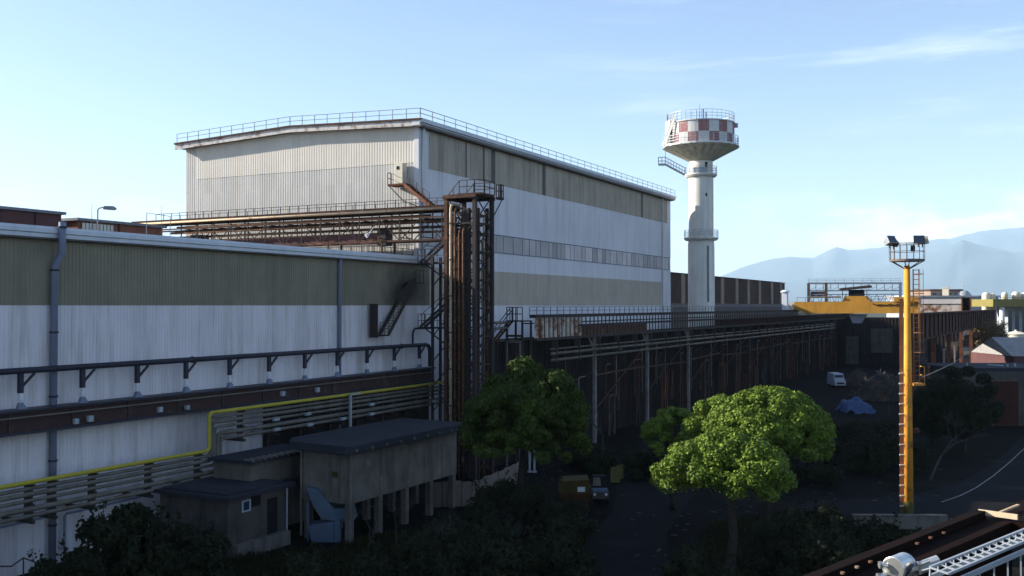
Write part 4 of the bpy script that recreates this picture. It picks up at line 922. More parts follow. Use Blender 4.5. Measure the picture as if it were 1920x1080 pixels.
# far skyline at right
def block(name, px0, px1, py0, D, m, label, cat, roofm=None, depth=18, z0=0):
    p0, p1 = at(px0, py0, D), at(px1, py0, D); u = (p1-p0); u.z = 0; wv = Vector((-u.y, u.x, 0)).normalized()*depth
    t = thing(name, label, cat, (p0.x, p0.y, 0)); z = p0.z
    mb = MB(); mb.prism([(p0.x, p0.y, z0), (p1.x, p1.y, z0), (p1.x+wv.x, p1.y+wv.y, z0), (p0.x+wv.x, p0.y+wv.y, z0)], (0, 0, z-z0)); mb.build('wall', m, t)
    e = u.normalized()*.5; f_ = wv.normalized()*.5
    mb = MB(); mb.prism([(p0.x-e.x-f_.x, p0.y-e.y-f_.y, z+.003), (p1.x+e.x-f_.x, p1.y+e.y-f_.y, z+.003), (p1.x+wv.x+e.x, p1.y+wv.y+e.y, z+.003), (p0.x+wv.x-e.x, p0.y+wv.y-e.y, z+.003)], (0, 0, .5)); mb.build('roof', roofm or m, t)
    return t, p0, p1, z
def block_windows(t, p0, p1, z, n, h, m=m_glass):
    u = p1-p0; u.z = 0; nv = Vector((u.y, -u.x, 0)).normalized()*.06
    for k in range(n):
        a = p0+u*((k+.25)/n); b = p0+u*((k+.75)/n); mb = MB()
        mb.prism([(a.x, a.y, z-h*1.6), (b.x, b.y, z-h*1.6), (b.x, b.y, z-h*.5), (a.x, a.y, z-h*.5)], nv); mb.build('window', m, t)
t_, a_, b_, z_ = block('warehouse', 1700, 1872, 557, 330, m_greywall, 'low grey warehouse roof line behind the crane', 'warehouse', m_rooftrim); block_windows(t_, a_, b_, z_, 8, 2)
t_, a_, b_, z_ = block('roof_house', 1745, 1802, 545, 350, m_hallpale, 'pinkish brown plant block with pale cube on the skyline', 'plant building', m_rust); block_windows(t_, a_, b_, z_, 4, 1.6)
p0 = at(1768, 556, 345); p1 = at(1780, 540, 345)
mb = MB(); mb.box(p0.x, p1.x, p0.y-3, p0.y, 12, p1.z); mb.box(p0.x-.15, p1.x+.15, p0.y-3.15, p0.y+.15, p1.z+.003, p1.z+.3); tag(mb.build('roof_cube', m_ivory), 'sunlit cream cube tank on the brown plant block', 'tank')
dm = thing('dome_tank', 'pale grey dome with a thin antenna on the skyline', 'dome', at(1806, 560, 350))
p = at(1806, 556, 350); r = 14*350/F
mb = MB(); mb.lathe(p.x, p.y, [(r, 10), (r, p.z), (r*.92, p.z+r*.38), (r*.6, p.z+r*.72), (.02, p.z+r*.85)], 24); mb.build('dome', m_greywall, dm, smooth=True)
mb = MB(); mb.tube([(p.x, p.y, p.z+r*.8), (p.x, p.y, at(1806, 516, 350).z)], [.12, .06], 5)
for k in (1, 2, 3): mb.tube([(p.x-.8, p.y, p.z+r*.8+k*1.6), (p.x+.8, p.y, p.z+r*.8+k*1.6)], .06, 4)
mb.each('antenna', m_galv, dm)
# tank platform on the right edge
tp = thing('tank_platform', 'olive yellow raised deck on white columns carrying cream tanks at the right edge', 'platform', at(1890, 600, 300))
p0, p1 = at(1862, 572, 300), at(2050, 572, 300); zt4 = at(1862, 561, 300).z; zb4 = at(1862, 575, 300).z
u = p1-p0; u.z = 0; wv = Vector((-u.y, u.x, 0)).normalized()*14
def slab(mb, a, b, wv, z0, z1): mb.prism([(a.x, a.y, z0), (b.x, b.y, z0), (b.x+wv.x, b.y+wv.y, z0), (a.x+wv.x, a.y+wv.y, z0)], (0, 0, z1-z0))
mb = MB(); slab(mb, p0, p1, wv, zb4, zt4); mb.build('deck', m_oliveyel, tp)
mb = MB(); mb.rails([Vector((p0.x, p0.y, zt4)), Vector((p1.x, p1.y, zt4))], 1.0, 2.2, .06); mb.build('railing', m_oliveyel, tp)
for px in (1879, 1985):
    c_ = at(px, 600, 301); mb = MB(); mb.tube([(c_.x, c_.y, 0), (c_.x, c_.y, zb4)], .75, 12); mb.build('column', m_sigwhite, tp, smooth=True)
pa, pb = at(1890, 600, 306), at(2050, 600, 306)
mb = MB(); slab(mb, pa, pb, wv*.5, 0, zb4-.01); wl = mb.build('panel_wall', m_greywall, tp)
mb = MB(); uu = (pb-pa); nv = Vector((uu.y, -uu.x, 0)).normalized()*.1
for k in range(12):
    a = pa+uu*(k/12); b = pa+uu*((k+.55)/12); mb.prism([(a.x, a.y, 4), (b.x, b.y, 4), (b.x, b.y, zb4-1), (a.x, a.y, zb4-1)], nv)
mb.each('glazing', m_glass, wl)
for px, r_, hh, lab in ((1849, 7.5, 0, 'cream domed tank leftmost in the row on the olive deck'), (1861, 5, 0, 'small cream domed tank second from the left above the deck edge'), (1884, 5.5, .2, 'small white domed tank in the middle of the deck row'), (1905, 7.5, .1, 'cream domed tank with broad top near the right edge'), (1921, 6.5, 0, 'cream domed tank cut by the right edge')):
    c_ = at(px, 561, 303); r = r_*303/F
    if px == 1849 or px == 1861: c_ = at(px, 561, 315); r = r_*315/F
    z0 = zt4+.01 if px > 1863 else 0
    mb = MB(); mb.lathe(c_.x, c_.y, [(.02, z0), (r, z0), (r, zt4+1.3+hh), (r*.9, zt4+1.3+hh+r*.4), (r*.55, zt4+1.3+hh+r*.7), (.02, zt4+1.3+hh+r*.8)], 18)
    tag(mb.build('domed_tank', m_tank, smooth=True), lab, 'tank', 'cream tanks on the skyline')
c_ = at(1905, 650, 262); r = 22*262/F; zz = at(1905, 627, 262).z
lt_ = thing('storage_tank', 'round cream storage tank with shallow cone roof at the right edge', 'tank', (c_.x, c_.y, 0))
mb = MB(); mb.lathe(c_.x, c_.y, [(r, 0), (r, zz)], 32); mb.build('shell', m_tank, lt_, smooth=True)
mb = MB(); mb.lathe(c_.x, c_.y, [(r+.15, zz), (r+.15, zz+.15), (.3, zz+.9), (.3, zz+1.2), (.02, zz+1.25)], 32); mb.build('roof', m_tank, lt_)
for (px, w_, lab) in ((1779, 11, 'white sunlit tank glimpsed between the runway columns, larger'), (1797, 7, 'white sunlit tank glimpsed between the runway columns, narrower and further right')):
    c_ = at(px, 640, 290); r = w_*290/F; zz = at(px, 613, 290).z; mb = MB(); mb.lathe(c_.x, c_.y, [(r, 0), (r, zz), (r*.7, zz+.6), (.02, zz+.9)], 20); tag(mb.build('white_tank', m_sigwhite, smooth=True), lab, 'tank', 'white tanks behind the runway')
# workshop building lower right, in shade
p0 = at(1792, 690, 122); ws = thing('workshop', 'low workshop with dark flat roof and rust red door at the right', 'workshop', (p0.x, p0.y, 0))
p1 = at(1990, 690, 122); zr_ = p0.z; u = p1-p0; u.z = 0; wv = Vector((-u.y, u.x, 0)).normalized()*11
a = p0+u*.06
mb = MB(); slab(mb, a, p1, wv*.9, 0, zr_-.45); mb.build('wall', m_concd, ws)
mb = MB(); slab(mb, p0, p1, wv, zr_-.447, zr_); mb.build('roof', m_bitumen, ws)
nv = Vector((u.y, -u.x, 0)).normalized()*.08
d0, d1 = at(1863, 715, 122), at(1909, 715, 122)
mb = MB(); mb.prism([(d0.x, d0.y, .05), (d1.x, d1.y, .05), (d1.x, d1.y, d0.z), (d0.x, d0.y, d0.z)], nv); mb.build('door', m_doordk, ws)
mb = MB()
for px, py, h in ((1813, 695, .5), (1889, 684, .3), (1903, 682, .4)):
    c_ = at(px, py, 125); mb.tube([(c_.x, c_.y, zr_), (c_.x, c_.y, zr_+h)], .12, 6)
mb.each('roof_vent', m_greywall, ws)
c0, c1 = at(1852, 678, 128), at(1880, 684, 126)
mb = MB(); mb.beam((c0.x, c0.y, zr_+.06), (c1.x, c1.y, zr_+.06), .18, .1); mb.build('roof_pipe', m_sign, ws)
p0 = at(1902, 668, 148); p1 = at(2050, 668, 148); gr = thing('grey_roofed_shed', 'shed with pitched grey roof behind the dark workshop', 'shed', (p0.x, p0.y, 0)); u = p1-p0; u.z = 0; wv = Vector((-u.y, u.x, 0)).normalized()*14
mb = MB(); slab(mb, p0, p1, wv, 0, p0.z); mb.build('wall', m_brickdk, gr)
zz = p0.z; e_ = at(1870, 640, 150).z
mb = MB(); mb.prism([(p0.x-.3, p0.y-.3, zz+.01), (p0.x+wv.x/2, p0.y+wv.y/2, zz+2.6), (p0.x+wv.x, p0.y+wv.y, zz+.01)], u*1.02); mb.build('roof', m_roof, gr)
# ------------------------------------------------------------------ yellow floodlight mast
b = g(1704, 988); mx_, my_ = b.x, b.y; DM = -math.sin(YAW)*mx_ + math.cos(YAW)*my_
hz3 = lambda py: EYE + (573-py)*DM/F
ms = thing('floodlight_mast', 'tall yellow floodlight mast with rungs and a caged platform on top', 'mast', (mx_, my_, 0))
cr_ = Vector((math.cos(YAW), math.sin(YAW), 0)); fw = Vector((-math.sin(YAW), math.cos(YAW), 0)); MO = Vector((mx_, my_, 0))
def ml(a, d, z): q = MO+cr_*a+fw*d; return Vector((q.x, q.y, z))
mb = MB(); mb.tube([ml(0, 0, 1.6), ml(0, 0, hz3(700)), ml(0, 0, hz3(498))], [.30, .26, .19], 16); mb.build('pole', m_mast, ms, smooth=True)
mb = MB(); mb.tube([ml(0, 0, 0), ml(0, 0, 1.7)], .33, 14); mb.tube([ml(0, 0, 0), ml(0, 0, .12)], .6, 14); mb.box(mx_-.5, mx_-.28, my_-.2, my_+.1, .9, 1.4); mb.build('base', m_mastbase, ms)
mb = MB()
for py in range(700, 975, 19):
    z = hz3(py); mb.tube([ml(-.28, 0, z), ml(-.58, 0, z)], .05, 5)
mb.each('rung', m_ivory, ms)
mb = MB()
for o in (-.46, -.40): pass
mb.box(*sorted((0, 0)), 0, 0, 0, 0) if 0 else None
mb.beam(ml(-.43, .1, 1.2), ml(-.36, .1, hz3(560)), .24, .06); mb.build('ladder_rail', m_rustred, ms)
# caged ladder on right
mb = MB(); z0, z1_ = hz3(722), hz3(505)
for a in (.42, .8): mb.tube([ml(a, .05, z0), ml(a, .05, z1_)], .03, 5)
z = z0
while z < z1_: mb.tube([ml(.42, .05, z), ml(.8, .05, z)], .025, 4); z += .32
for a_, d_ in ((.95, -.3), (.62, -.55), (.32, -.3)): mb.tube([ml(a_, d_, z0+2.2), ml(a_, d_, z1_)], .018, 4)
z = z0+2.2
while z < z1_: mb.tube([ml(.42, .05, z), ml(.28, -.3, z), ml(.62, -.58, z), ml(.98, -.3, z), ml(.8, .05, z)], .025, 4); z += 1.3
mb.build('ladder', m_orange, ms)
mb = MB(); zq = hz3(722); mb.prism([ml(.2, -.45, zq), ml(1.0, -.45, zq), ml(1.0, .45, zq), ml(.2, .45, zq)], (0, 0, .14)); mb.rails([ml(.95, -.4, zq+.1), ml(.95, .4, zq+.1)], 1.15, .8, .03); mb.build('rest_platform', m_mast, ms)
rp = 31*DM/F; zp = hz3(488)
def lring(mb, r, z, th, n=20):
    P = [ml(r*math.cos(2*PI*k/n), r*math.sin(2*PI*k/n), z) for k in range(n+1)]; mb.tube(P, th, 5, False)
mb = MB(); q = ml(0, 0, 0); mb.lathe(q.x, q.y, [(.05, zp-.08), (rp, zp-.08), (rp, zp+.06), (.05, zp+.06)], 24)
for k in range(6): a = 2*PI*k/6; mb.tube([ml(.2*math.cos(a), .2*math.sin(a), zp-.55), ml(rp*.95*math.cos(a), rp*.95*math.sin(a), zp-.08)], .035, 5)
mb.build('platform', m_board, ms)
mb = MB(); lring(mb, rp, zp+1.1, .03); lring(mb, rp, zp+.58, .02)
for k in range(16): a = 2*PI*k/16; mb.tube([ml(rp*math.cos(a), rp*math.sin(a), zp), ml(rp*math.cos(a), rp*math.sin(a), zp+1.1)], .025, 4)
mb.build('cage_railing', m_board, ms)
def flood(a, d, z, yaw_, tilt, m):
    mb = MB(); R_ = Matrix.Rotation(yaw_, 3, 'Z') @ Matrix.Rotation(tilt, 3, 'X'); o = ml(a, d, z)
    fr, bk = [(-.36, -.3, -.28), (.36, -.3, -.28), (.36, -.3, .28), (-.36, -.3, .28)], [(-.2, .3, -.16), (.2, .3, -.16), (.2, .3, .16), (-.2, .3, .16)]
    b = len(mb.v); mb.v += [tuple(o+R_ @ Vector(p)) for p in fr+bk]
    mb.f += [(b, b+1, b+2, b+3), (b+7, b+6, b+5, b+4)] + [(b+i, b+4+i, b+4+(i+1) % 4, b+(i+1) % 4) for i in range(4)]
    f = mb.build('floodlight', m, ms, bevel=.02)
    mb = MB(); mb.v += [tuple(o+R_ @ Vector((p[0]*.88, -.31, p[2]*.88))) for p in fr]; mb.f.append((0, 1, 2, 3)); mb.build('lens', m_glass, f)
    mb = MB(); mb.tube([o, o-Vector((0, 0, .45))], .04, 5); mb.build('yoke', m_steel, f)
flood(-1.25, -.2, hz3(453), .9, -.5, m_galv); flood(-.82, .2, hz3(455), -2.0, -.5, m_steel); flood(.68, -.2, hz3(451), .3, -.15, m_steel); flood(1.08, .1, hz3(451), 1.9, -.2, m_ivory)
mb = MB(); q = ml(.08, -.8, zp+.75); mb.box(q.x-.13, q.x+.13, q.y-.1, q.y+.1, zp+.55, zp+.95); mb.build('control_box', m_dark, ms)
# cable from the mast to the workshop side
qa = ml(.9, 0, hz3(708)); qb = at(1835, 645, 118)
mb = MB(); mb.tube([qa.lerp(qb, k/8)-Vector((0, 0, .35*math.sin(PI*k/8))) for k in range(9)], .035, 4); tag(mb.build('sagging_cable', m_greypipe), 'thin cable running from the mast to the far trees', 'cable')
# ------------------------------------------------------------------ yard buildings
def roof_slab(pts, z, h): mb = MB(); mb.prism([(x, y, z) for x, y in pts], (0, 0, h)); return mb
h1 = thing('concrete_hut', 'small dark concrete hut with white framed window beside the leafy bush', 'hut', (-43.5, 46.5, 0))
q0 = g(440, 1042); hxr = -41.; hy0 = on_x(428, 960, hxr).y; hy1 = on_x(537, 960, hxr).y; zh = on_x(428, 938, hxr).z; hxl = on_y(300, 940, hy0).x
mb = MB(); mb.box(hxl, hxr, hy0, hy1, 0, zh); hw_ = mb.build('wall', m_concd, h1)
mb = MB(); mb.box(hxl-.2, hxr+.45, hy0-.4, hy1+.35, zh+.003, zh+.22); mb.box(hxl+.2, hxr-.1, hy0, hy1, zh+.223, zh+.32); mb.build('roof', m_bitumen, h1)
c0, c1 = on_x(453, 954, hxr), on_x(469, 940, hxr)
fr = MB(); zc = (c0.z+c1.z)/2; yc = (c0.y+c1.y)/2; hw, hh = .36, .30
fr.box(hxr+.002, hxr+.06, yc-hw, yc+hw, zc-hh-.08, zc-hh); fr.box(hxr+.002, hxr+.06, yc-hw, yc+hw, zc+hh-.08, zc+hh); fr.box(hxr+.002, hxr+.06, yc-hw, yc-hw+.1, zc-hh+.003, zc+hh-.083); fr.box(hxr+.002, hxr+.06, yc+hw-.1, yc+hw, zc-hh+.003, zc+hh-.083)
wf = fr.build('window_frame', m_van, h1); mb = MB(); mb.box(hxr+.003, hxr+.03, yc-hw+.1, yc+hw-.1, zc-hh, zc+hh-.08); mb.build('pane', m_glass, wf)
mb = MB(); mb.box(hxr+.002, hxr+.03, hy0+1.9, hy0+2.7, zh-.75, zh-.12); mb.box(hxr+.002, hxr+.03, hy0+3.3, hy0+4.2, .86, zh-.5); mb.each('dark_opening', m_dark, h1)
mb = MB(); mb.tube([(hxr+.12, hy1-.1, .3), (hxr+.12, hy1-.1, zh)], .06, 8); mb.build('downpipe', m_galv, h1)
mb = MB(); mb.box(hxr+.003, hxr+.5, hy0+.3, hy1-.2, 0, .85); mb.build('plinth', m_conc, h1)
e1 = thing('elevated_building', 'concrete building raised on columns with wide dark slab roof', 'building', (-39.5, 57, 0))
ex = -37.2; ey0 = on_x(657, 900, ex).y; ey1 = on_x(856, 850, ex).y
mb = MB(); mb.box(-40.9, ex, ey0, ey1, 2.45, 5.55); ewall = mb.build('wall', m_conc, e1)
mb = MB(); mb.prism([(-42.6, ey0+.9, 5.6), (-41.6, ey0-.5, 5.6), (ex+.35, ey0-.9, 5.6), (ex+.6, ey0-.3, 5.6), (ex+.6, ey1+.5, 5.6), (-42.6, ey1+.9, 5.6)], (0, 0, .55)); mb.build('roof', m_bitumen, e1, bevel=.06)
mb = MB()
for k in range(9): y = ey0-.2+k*(ey1-ey0)/8; mb.tube([(ex+.55, y, 5.82), (ex+.68, y, 5.82)], .1, 8)
mb.each('drain_spout', m_conc, e1)
for x in (ex-.25, -40.6):
    for k in range(5):
        y = ey0+.25+k*(ey1-ey0-.5)/4; mb = MB(); mb.box(x-.2, x+.2, y-.2, y+.2, 0, 2.45); mb.build('column', m_conc, e1)
mb = MB()
for y in (ey0-.15, ): mb.tube([(ex+.1, y, .2), (ex+.1, y, 5.6)], .09, 8); mb.tube([(-40.9, y, .2), (-40.9, y, 5.6)], .08, 8)
mb.build('downpipe', m_conc, e1)
mb = MB(); q = on_y(628, 890, ey0); mb.box(q.x-.22, q.x+.22, ey0-.03, ey0-.004, q.z-.18, q.z+.18); mb.build('yellow_plate', m_skipyel, ewall)
e2 = thing('concrete_annex', 'low grey concrete annex with corrugated roof edge beside the raised building', 'annex', (-44, 55, 0))
ax_ = -42.9; ay_0 = on_x(470, 880, ax_).y; ay_1 = on_x(598, 860, ax_).y
za = on_x(470, 862, ax_).z
mb = MB(); mb.box(-46, ax_, ay_0, ay_1, za-1.7, za-.25); mb.box(-46, ax_-1.2, ay_0+.3, ay_1, 0, za-1.703); mb.build('wall', m_conc, e2)
mb = MB(); mb.box(-46.2, ax_+.3, ay_0-.3, ay_1+.2, za-.247, za-.05); mb.build('roof', m_bitumen, e2)
mb = MB(); y = ay_0-.1
while y < ay_1: mb.tube([(ax_-.4, y, za-.02), (ax_+.36, y, za-.05)], .09, 6); y += .55
mb.build('roof_rib', m_conc, e2)
# pale blue chute
ch = thing('dust_chute', 'pale blue metal chute sloping down into a box hopper under the raised building', 'chute', g(612, 1015))
cb = g(612, 1018); u_ = cr_; v_ = fw
def cl(a, d, z): q = Vector((cb.x, cb.y, 0))+u_*a+v_*d; return Vector((q.x, q.y, z))
Dc = -math.sin(YAW)*cb.x+math.cos(YAW)*cb.y; kx = Dc/F
X = lambda px: (px-612)*kx
Zc = lambda py: EYE+(573-py)*kx
mb = MB(); mb.prism([cl(X(577), 0, Zc(985)), cl(X(584), 0, .02), cl(X(626), 0, .02), cl(X(626), 0, Zc(977))], v_*1.6); mb.build('hopper', m_blue, ch, bevel=.04)
mb = MB(); mb.prism([cl(X(571), .3, Zc(915)), cl(X(592), .3, Zc(917)), cl(X(612), .3, Zc(940)), cl(X(624), .3, Zc(955)), cl(X(658), .3, Zc(952)), cl(X(664), .3, Zc(975)), cl(X(638), .3, Zc(979)), cl(X(600), .3, Zc(975)), cl(X(585), .3, Zc(950))], v_*1.2); mb.build('duct', m_blue, ch, bevel=.06)
mb = MB(); mb.box(0, 0, 0, 0, 0, 0) if 0 else None
mb.prism([cl(X(627), -.05, Zc(975)), cl(X(627), -.05, .03), cl(X(638), -.05, .03), cl(X(638), -.05, Zc(972))], v_*.5); mb.prism([cl(X(572), .5, Zc(945)), cl(X(572), .5, 0), cl(X(576), .5, 0), cl(X(576), .5, Zc(945))], v_*.2); mb.build('leg', m_blue, ch)
# board fence
fc = thing('board_fence', 'weathered pale board fence enclosing a dark plot below the raised building', 'fence', g(890, 950))
f0, f1, f2 = g(812, 952), g(884, 950), g(975, 905); mb = MB()
for a, b, hs in ((f0, f1, 1.9), (f1, f2, 1.7)):
    d = b-a; n = max(3, int(d.length/.6)); nv = Vector((-d.y, d.x, 0)).normalized()*.05
    for k in range(n):
        p_, q_ = a+d*(k/n), a+d*((k+.94)/n); hh = hs+RNG.uniform(-.08, .08); mb.prism([(p_.x, p_.y, .05), (q_.x, q_.y, .05), (q_.x, q_.y, hh), (p_.x, p_.y, hh)], nv)
mb.build('board', m_board, fc)
mb = MB()
for a, b in ((f0, f1), (f1, f2)): mb.beam(a+Vector((0, .1, 1.3)), b+Vector((0, .1, 1.3)), .1); 
for p_ in (f0, f1, f2, f1.lerp(f2, .5)): mb.box(p_.x-.07, p_.x+.07, p_.y+.06, p_.y+.2, 0, 1.7)
mb.each('fence_post', m_board, fc)
for px, lab in ((993, 'slim pale pole, left of a close pair in the dark yard'), (1002, 'slim pale pole, right of a close pair in the dark yard')):
    p_ = g(px, 886); mb = MB(); mb.tube([(p_.x, p_.y, 0), (p_.x, p_.y, 5.2)], .1, 6); mb.tube([(p_.x, p_.y, 0), (p_.x, p_.y, .15)], .22, 8)
    tag(mb.build('pole', m_galv), lab, 'pole', 'pale poles under the pine')
# skip container
Sx = g(1078, 962); sk = thing('waste_skip', 'rusty orange skip with yellow panel and white plate', 'skip', Sx); ks = (-math.sin(YAW)*Sx.x+math.cos(YAW)*Sx.y)/F
def sl(px, d, py): q = Vector((Sx.x, Sx.y, 0))+cr_*((px-1078)*ks)+fw*d; return Vector((q.x, q.y, EYE+(573-py)*ks))
mb = MB(); mb.prism([sl(1058, 0, 961), sl(1101, 0, 961), sl(1106, 0, 925), sl(1052, 0, 925)], fw*2.4); bo = mb.build('body', m_skip, sk, bevel=.03)
mb = MB()
for px in (1060, 1072, 1084, 1097): mb.prism([sl(px-1.5, -.09, 958), sl(px+1.5, -.09, 958), sl(px+1.5, -.09, 928), sl(px-1.5, -.09, 928)], fw*.085)
mb.build('rib', m_skip, bo)
mb = MB(); mb.prism([sl(1049, .05, 924.5), sl(1105, .05, 924.5), sl(1105, .05, 899), sl(1052, .05, 902)], fw*2.2); mb.build('upper_panel', m_skipyel, sk)
mb = MB(); mb.prism([sl(1083, 0, 921), sl(1097, 0, 921), sl(1097, 0, 912), sl(1083, 0, 912)], fw*.045); mb.build('white_plate', m_sign, sk)
# small utility vehicle
Vx = g(1126, 948); vh = thing('utility_truck', 'small utility truck with pale blue bonnet parked beside the skip', 'truck', Vx); kv = (-math.sin(YAW)*Vx.x+math.cos(YAW)*Vx.y)/F
def vl(a, d, z): q = Vector((Vx.x, Vx.y, 0))+cr_*a+fw*d; return Vector((q.x, q.y, z))
def vbox(mb, a0, a1, d0, d1, z0, z1, ta=0, td=0): 
    b = len(mb.v); mb.v += [tuple(vl(*p)) for p in ((a0, d0, z0), (a1, d0, z0), (a1, d1, z0), (a0, d1, z0), (a0+ta, d0+td, z1), (a1-ta, d0+td, z1), (a1-ta, d1, z1), (a0+ta, d1, z1))]
    mb.f += [tuple(b+i for i in q) for q in ((3,2,1,0),(4,5,6,7),(0,1,5,4),(1,2,6,5),(2,3,7,6),(3,0,4,7))]
mb = MB(); vbox(mb, -.62, .62, .1, 3.2, .45, .95); mb.build('body', m_concd, vh, bevel=.04)
mb = MB(); vbox(mb, -.6, .6, 0, .9, .951, 1.15, .03, .1); mb.build('bonnet', m_blue, vh, bevel=.04)
mb = MB(); vbox(mb, -.55, .55, .92, 2.1, .951, 1.95, .06, .25); cab = mb.build('cab', m_dark, vh, bevel=.05)
mb = MB(); vbox(mb, -.5, .1, .80, .9, 1.3, 1.9, .05, .12); mb.build('windscreen', m_board, cab)
for a in (-.55, .55):
    for d in (.5, 2.6):
        mb = MB(); q0_, q1_ = vl(a-.1, d, .36), vl(a+.1, d, .36); mb.tube([q0_, q1_], .36, 14); wh = mb.build('wheel', m_rubber, vh)
for a in (-.42, .42):
    mb = MB(); mb.tube([vl(a, .06, .8), vl(a, .1, .8)], .11, 10); mb.build('headlight', m_sign, vh)
for (px, py, w_, h_, lab) in ((1154, 905, 18, 30, 'greenish leaning sheet behind the small truck'), (1163, 898, 12, 26, 'narrow greenish sheet leaning at the road bend')):
    p_ = g(px, py); k_ = (-math.sin(YAW)*p_.x+math.cos(YAW)*p_.y)/F; mb = MB(); c_ = cr_*(w_*k_/2)
    mb.prism([p_-c_, p_+c_, p_+c_*1.05+fw*.35+Vector((0, 0, h_*k_)), p_-c_*.9+fw*.35+Vector((0, 0, h_*k_*.9))], fw*.05); tag(mb.build('leaning_sheet', m_mastbase), lab, 'sheet')
# low wall and yellow post near mast
a, b = g(1602, 992), g(1778, 993); lw = thing('low_wall', 'low rough concrete wall crossing behind the mast foot', 'wall', a)
mb = MB(); mb.prism([(a.x, a.y, 0), (b.x, b.y, 0), (b.x, b.y, .85), (a.x, a.y, .8)], fw*.35); mb.build('wall', m_conc, lw); mb = MB(); mb.prism([(a.x-.05, a.y-.05, .855), (b.x, b.y-.05, .855), (b.x, b.y-.05, .95), (a.x-.05, a.y-.05, .92)], fw*.45); mb.build('coping', m_conc, lw)
p_ = g(1678, 1015); mb = MB(); mb.tube([(p_.x, p_.y, 0), (p_.x, p_.y, .95), (p_.x, p_.y, 1.02)], [.13, .13, .06], 10); tag(mb.build('bollard', m_mastbase), 'short greenish yellow bollard before the low wall', 'bollard')
# van, tarp, scrap in the bay
vn = g(1576, 728); va = thing('parked_van', 'white van parked facing out of the dark scrap bay', 'van', vn); 
Vx = vn
mb = MB(); vbox(mb, -1.0, 1.0, 0, 4.6, .45, 1.35); mb.build('body', m_van, va, bevel=.1)
mb = MB(); vbox(mb, -.98, .98, .55, 4.55, 1.351, 2.55, .12, .5); up = mb.build('cab', m_van, va, bevel=.12)
mb = MB(); vbox(mb, -.78, .78, .62, .75, 1.5, 2.3, .08, .33); mb.build('windscreen', m_glass, va)
mb = MB(); vbox(mb, -.7, .7, -.04, -.003, .75, 1.0); mb.build('grille', m_dark, va)
for a in (-.8, .8):
    mb = MB(); vbox(mb, a-.15, a+.15, -.05, -.003, .9, 1.1); mb.build('headlight', m_sign, va)
    for d in (.9, 3.6): mb = MB(); mb.tube([vl(a-.1, d, .36), vl(a+.15*(1 if a > 0 else -1)+a*0, d, .36)] if 0 else [vl(a-.12, d, .36), vl(a+.12, d, .36)], .36, 14); mb.build('wheel', m_rubber, va)
rr = random.Random(4)
def heap(name, px, py, wpx, hm, m, label, cat, n, sz):
    c_ = g(px, py); k_ = (-math.sin(YAW)*c_.x+math.cos(YAW)*c_.y)/F; R_ = wpx*k_/2; mb = MB()
    for i in range(n):
        a_ = rr.uniform(0, 2*PI); r_ = R_*math.sqrt(rr.random()); zz = hm*(1-(r_/R_)**1.3)*rr.uniform(.5, 1)+.1
        o = Vector((c_.x+r_*math.cos(a_), c_.y+r_*math.sin(a_)*.8, zz)); d = Vector((rr.gauss(0, 1), rr.gauss(0, 1), rr.gauss(0, .6))).normalized()*sz*rr.uniform(.4, 1.6)
        mb.beam(o-d, o+d, sz*rr.uniform(.06, .5), sz*rr.uniform(.04, .15))
    prof = [(R_, 0), (R_*.8, hm*.3), (R_*.5, hm*.65), (R_*.2, hm*.85), (.02, hm*.9)]; mb.lathe(c_.x, c_.y, prof, 16)
    t = mb.build(name, m); return tag(t, label, cat, kind='stuff')
heap('scrap_heap', 1655, 748, 110, 4.5, m_scrap, 'grey heap of mixed scrap metal left of the mast', 'scrap heap', 420, .8)
heap('scrap_heap', 1610, 722, 60, 3.0, m_scrap, 'smaller scrap heap behind the blue tarp', 'scrap heap', 200, .7)
c_ = g(1603, 772); k_ = (-math.sin(YAW)*c_.x+math.cos(YAW)*c_.y)/F; V, Fc = [], []; n = 14
for i in range(n):
    for j in range(n):
        u, v = i/(n-1)-.5, j/(n-1)-.5; p_ = Vector((c_.x, c_.y, 0))+cr_*(u*50*k_)+fw*(v*6); hgt = max(.02, 1.5*(1-(2*u)**6)*(1-(2*v)**4) + .45*math.sin(u*13+v*5)*math.cos(v*6)+.25*math.sin(v*17+u*4)); V.append((p_.x, p_.y, hgt))
for i in range(n-1):
    for j in range(n-1): Fc.append((i*n+j, (i+1)*n+j, (i+1)*n+j+1, i*n+j+1))
tag(raw_mesh('tarpaulin', V, Fc, m_tarp), 'crumpled blue tarpaulin over a pile in the dark bay', 'tarpaulin')
# clutter of upright steel in the dark bay behind the runway columns
rr = random.Random(77)
cx_names = (('steel_frame', m_rust), ('steel_frame', m_concd), ('steel_frame', m_steel))
for k in range(16):
    y = 96+k*9.4; x = rr.uniform(-43.1, -42.1); hgt = rr.uniform(4, 9.5); m = (m_rust, m_concd, m_steel, m_rustred)[k % 4]; w_ = rr.uniform(.8, 2.4)
    mb = MB(); mb.box(x-.1, x+.1, y-.12, y+.12, 0, hgt); mb.box(x-.1, x+.1, y+w_-.12, y+w_+.12, 0, hgt); mb.box(x-.12, x+.12, y, y+w_, hgt-.3, hgt-.05); mb.beam((x, y, .5), (x, y+w_, hgt-.6), .1); mb.beam((x, y, hgt*.5), (x, y+w_, hgt*.5), .12)
    tag(mb.build('steel_frame', m), 'dim upright steel frame against the dark bay wall behind the runway columns', 'steel frame', 'steel frames along the bay wall')
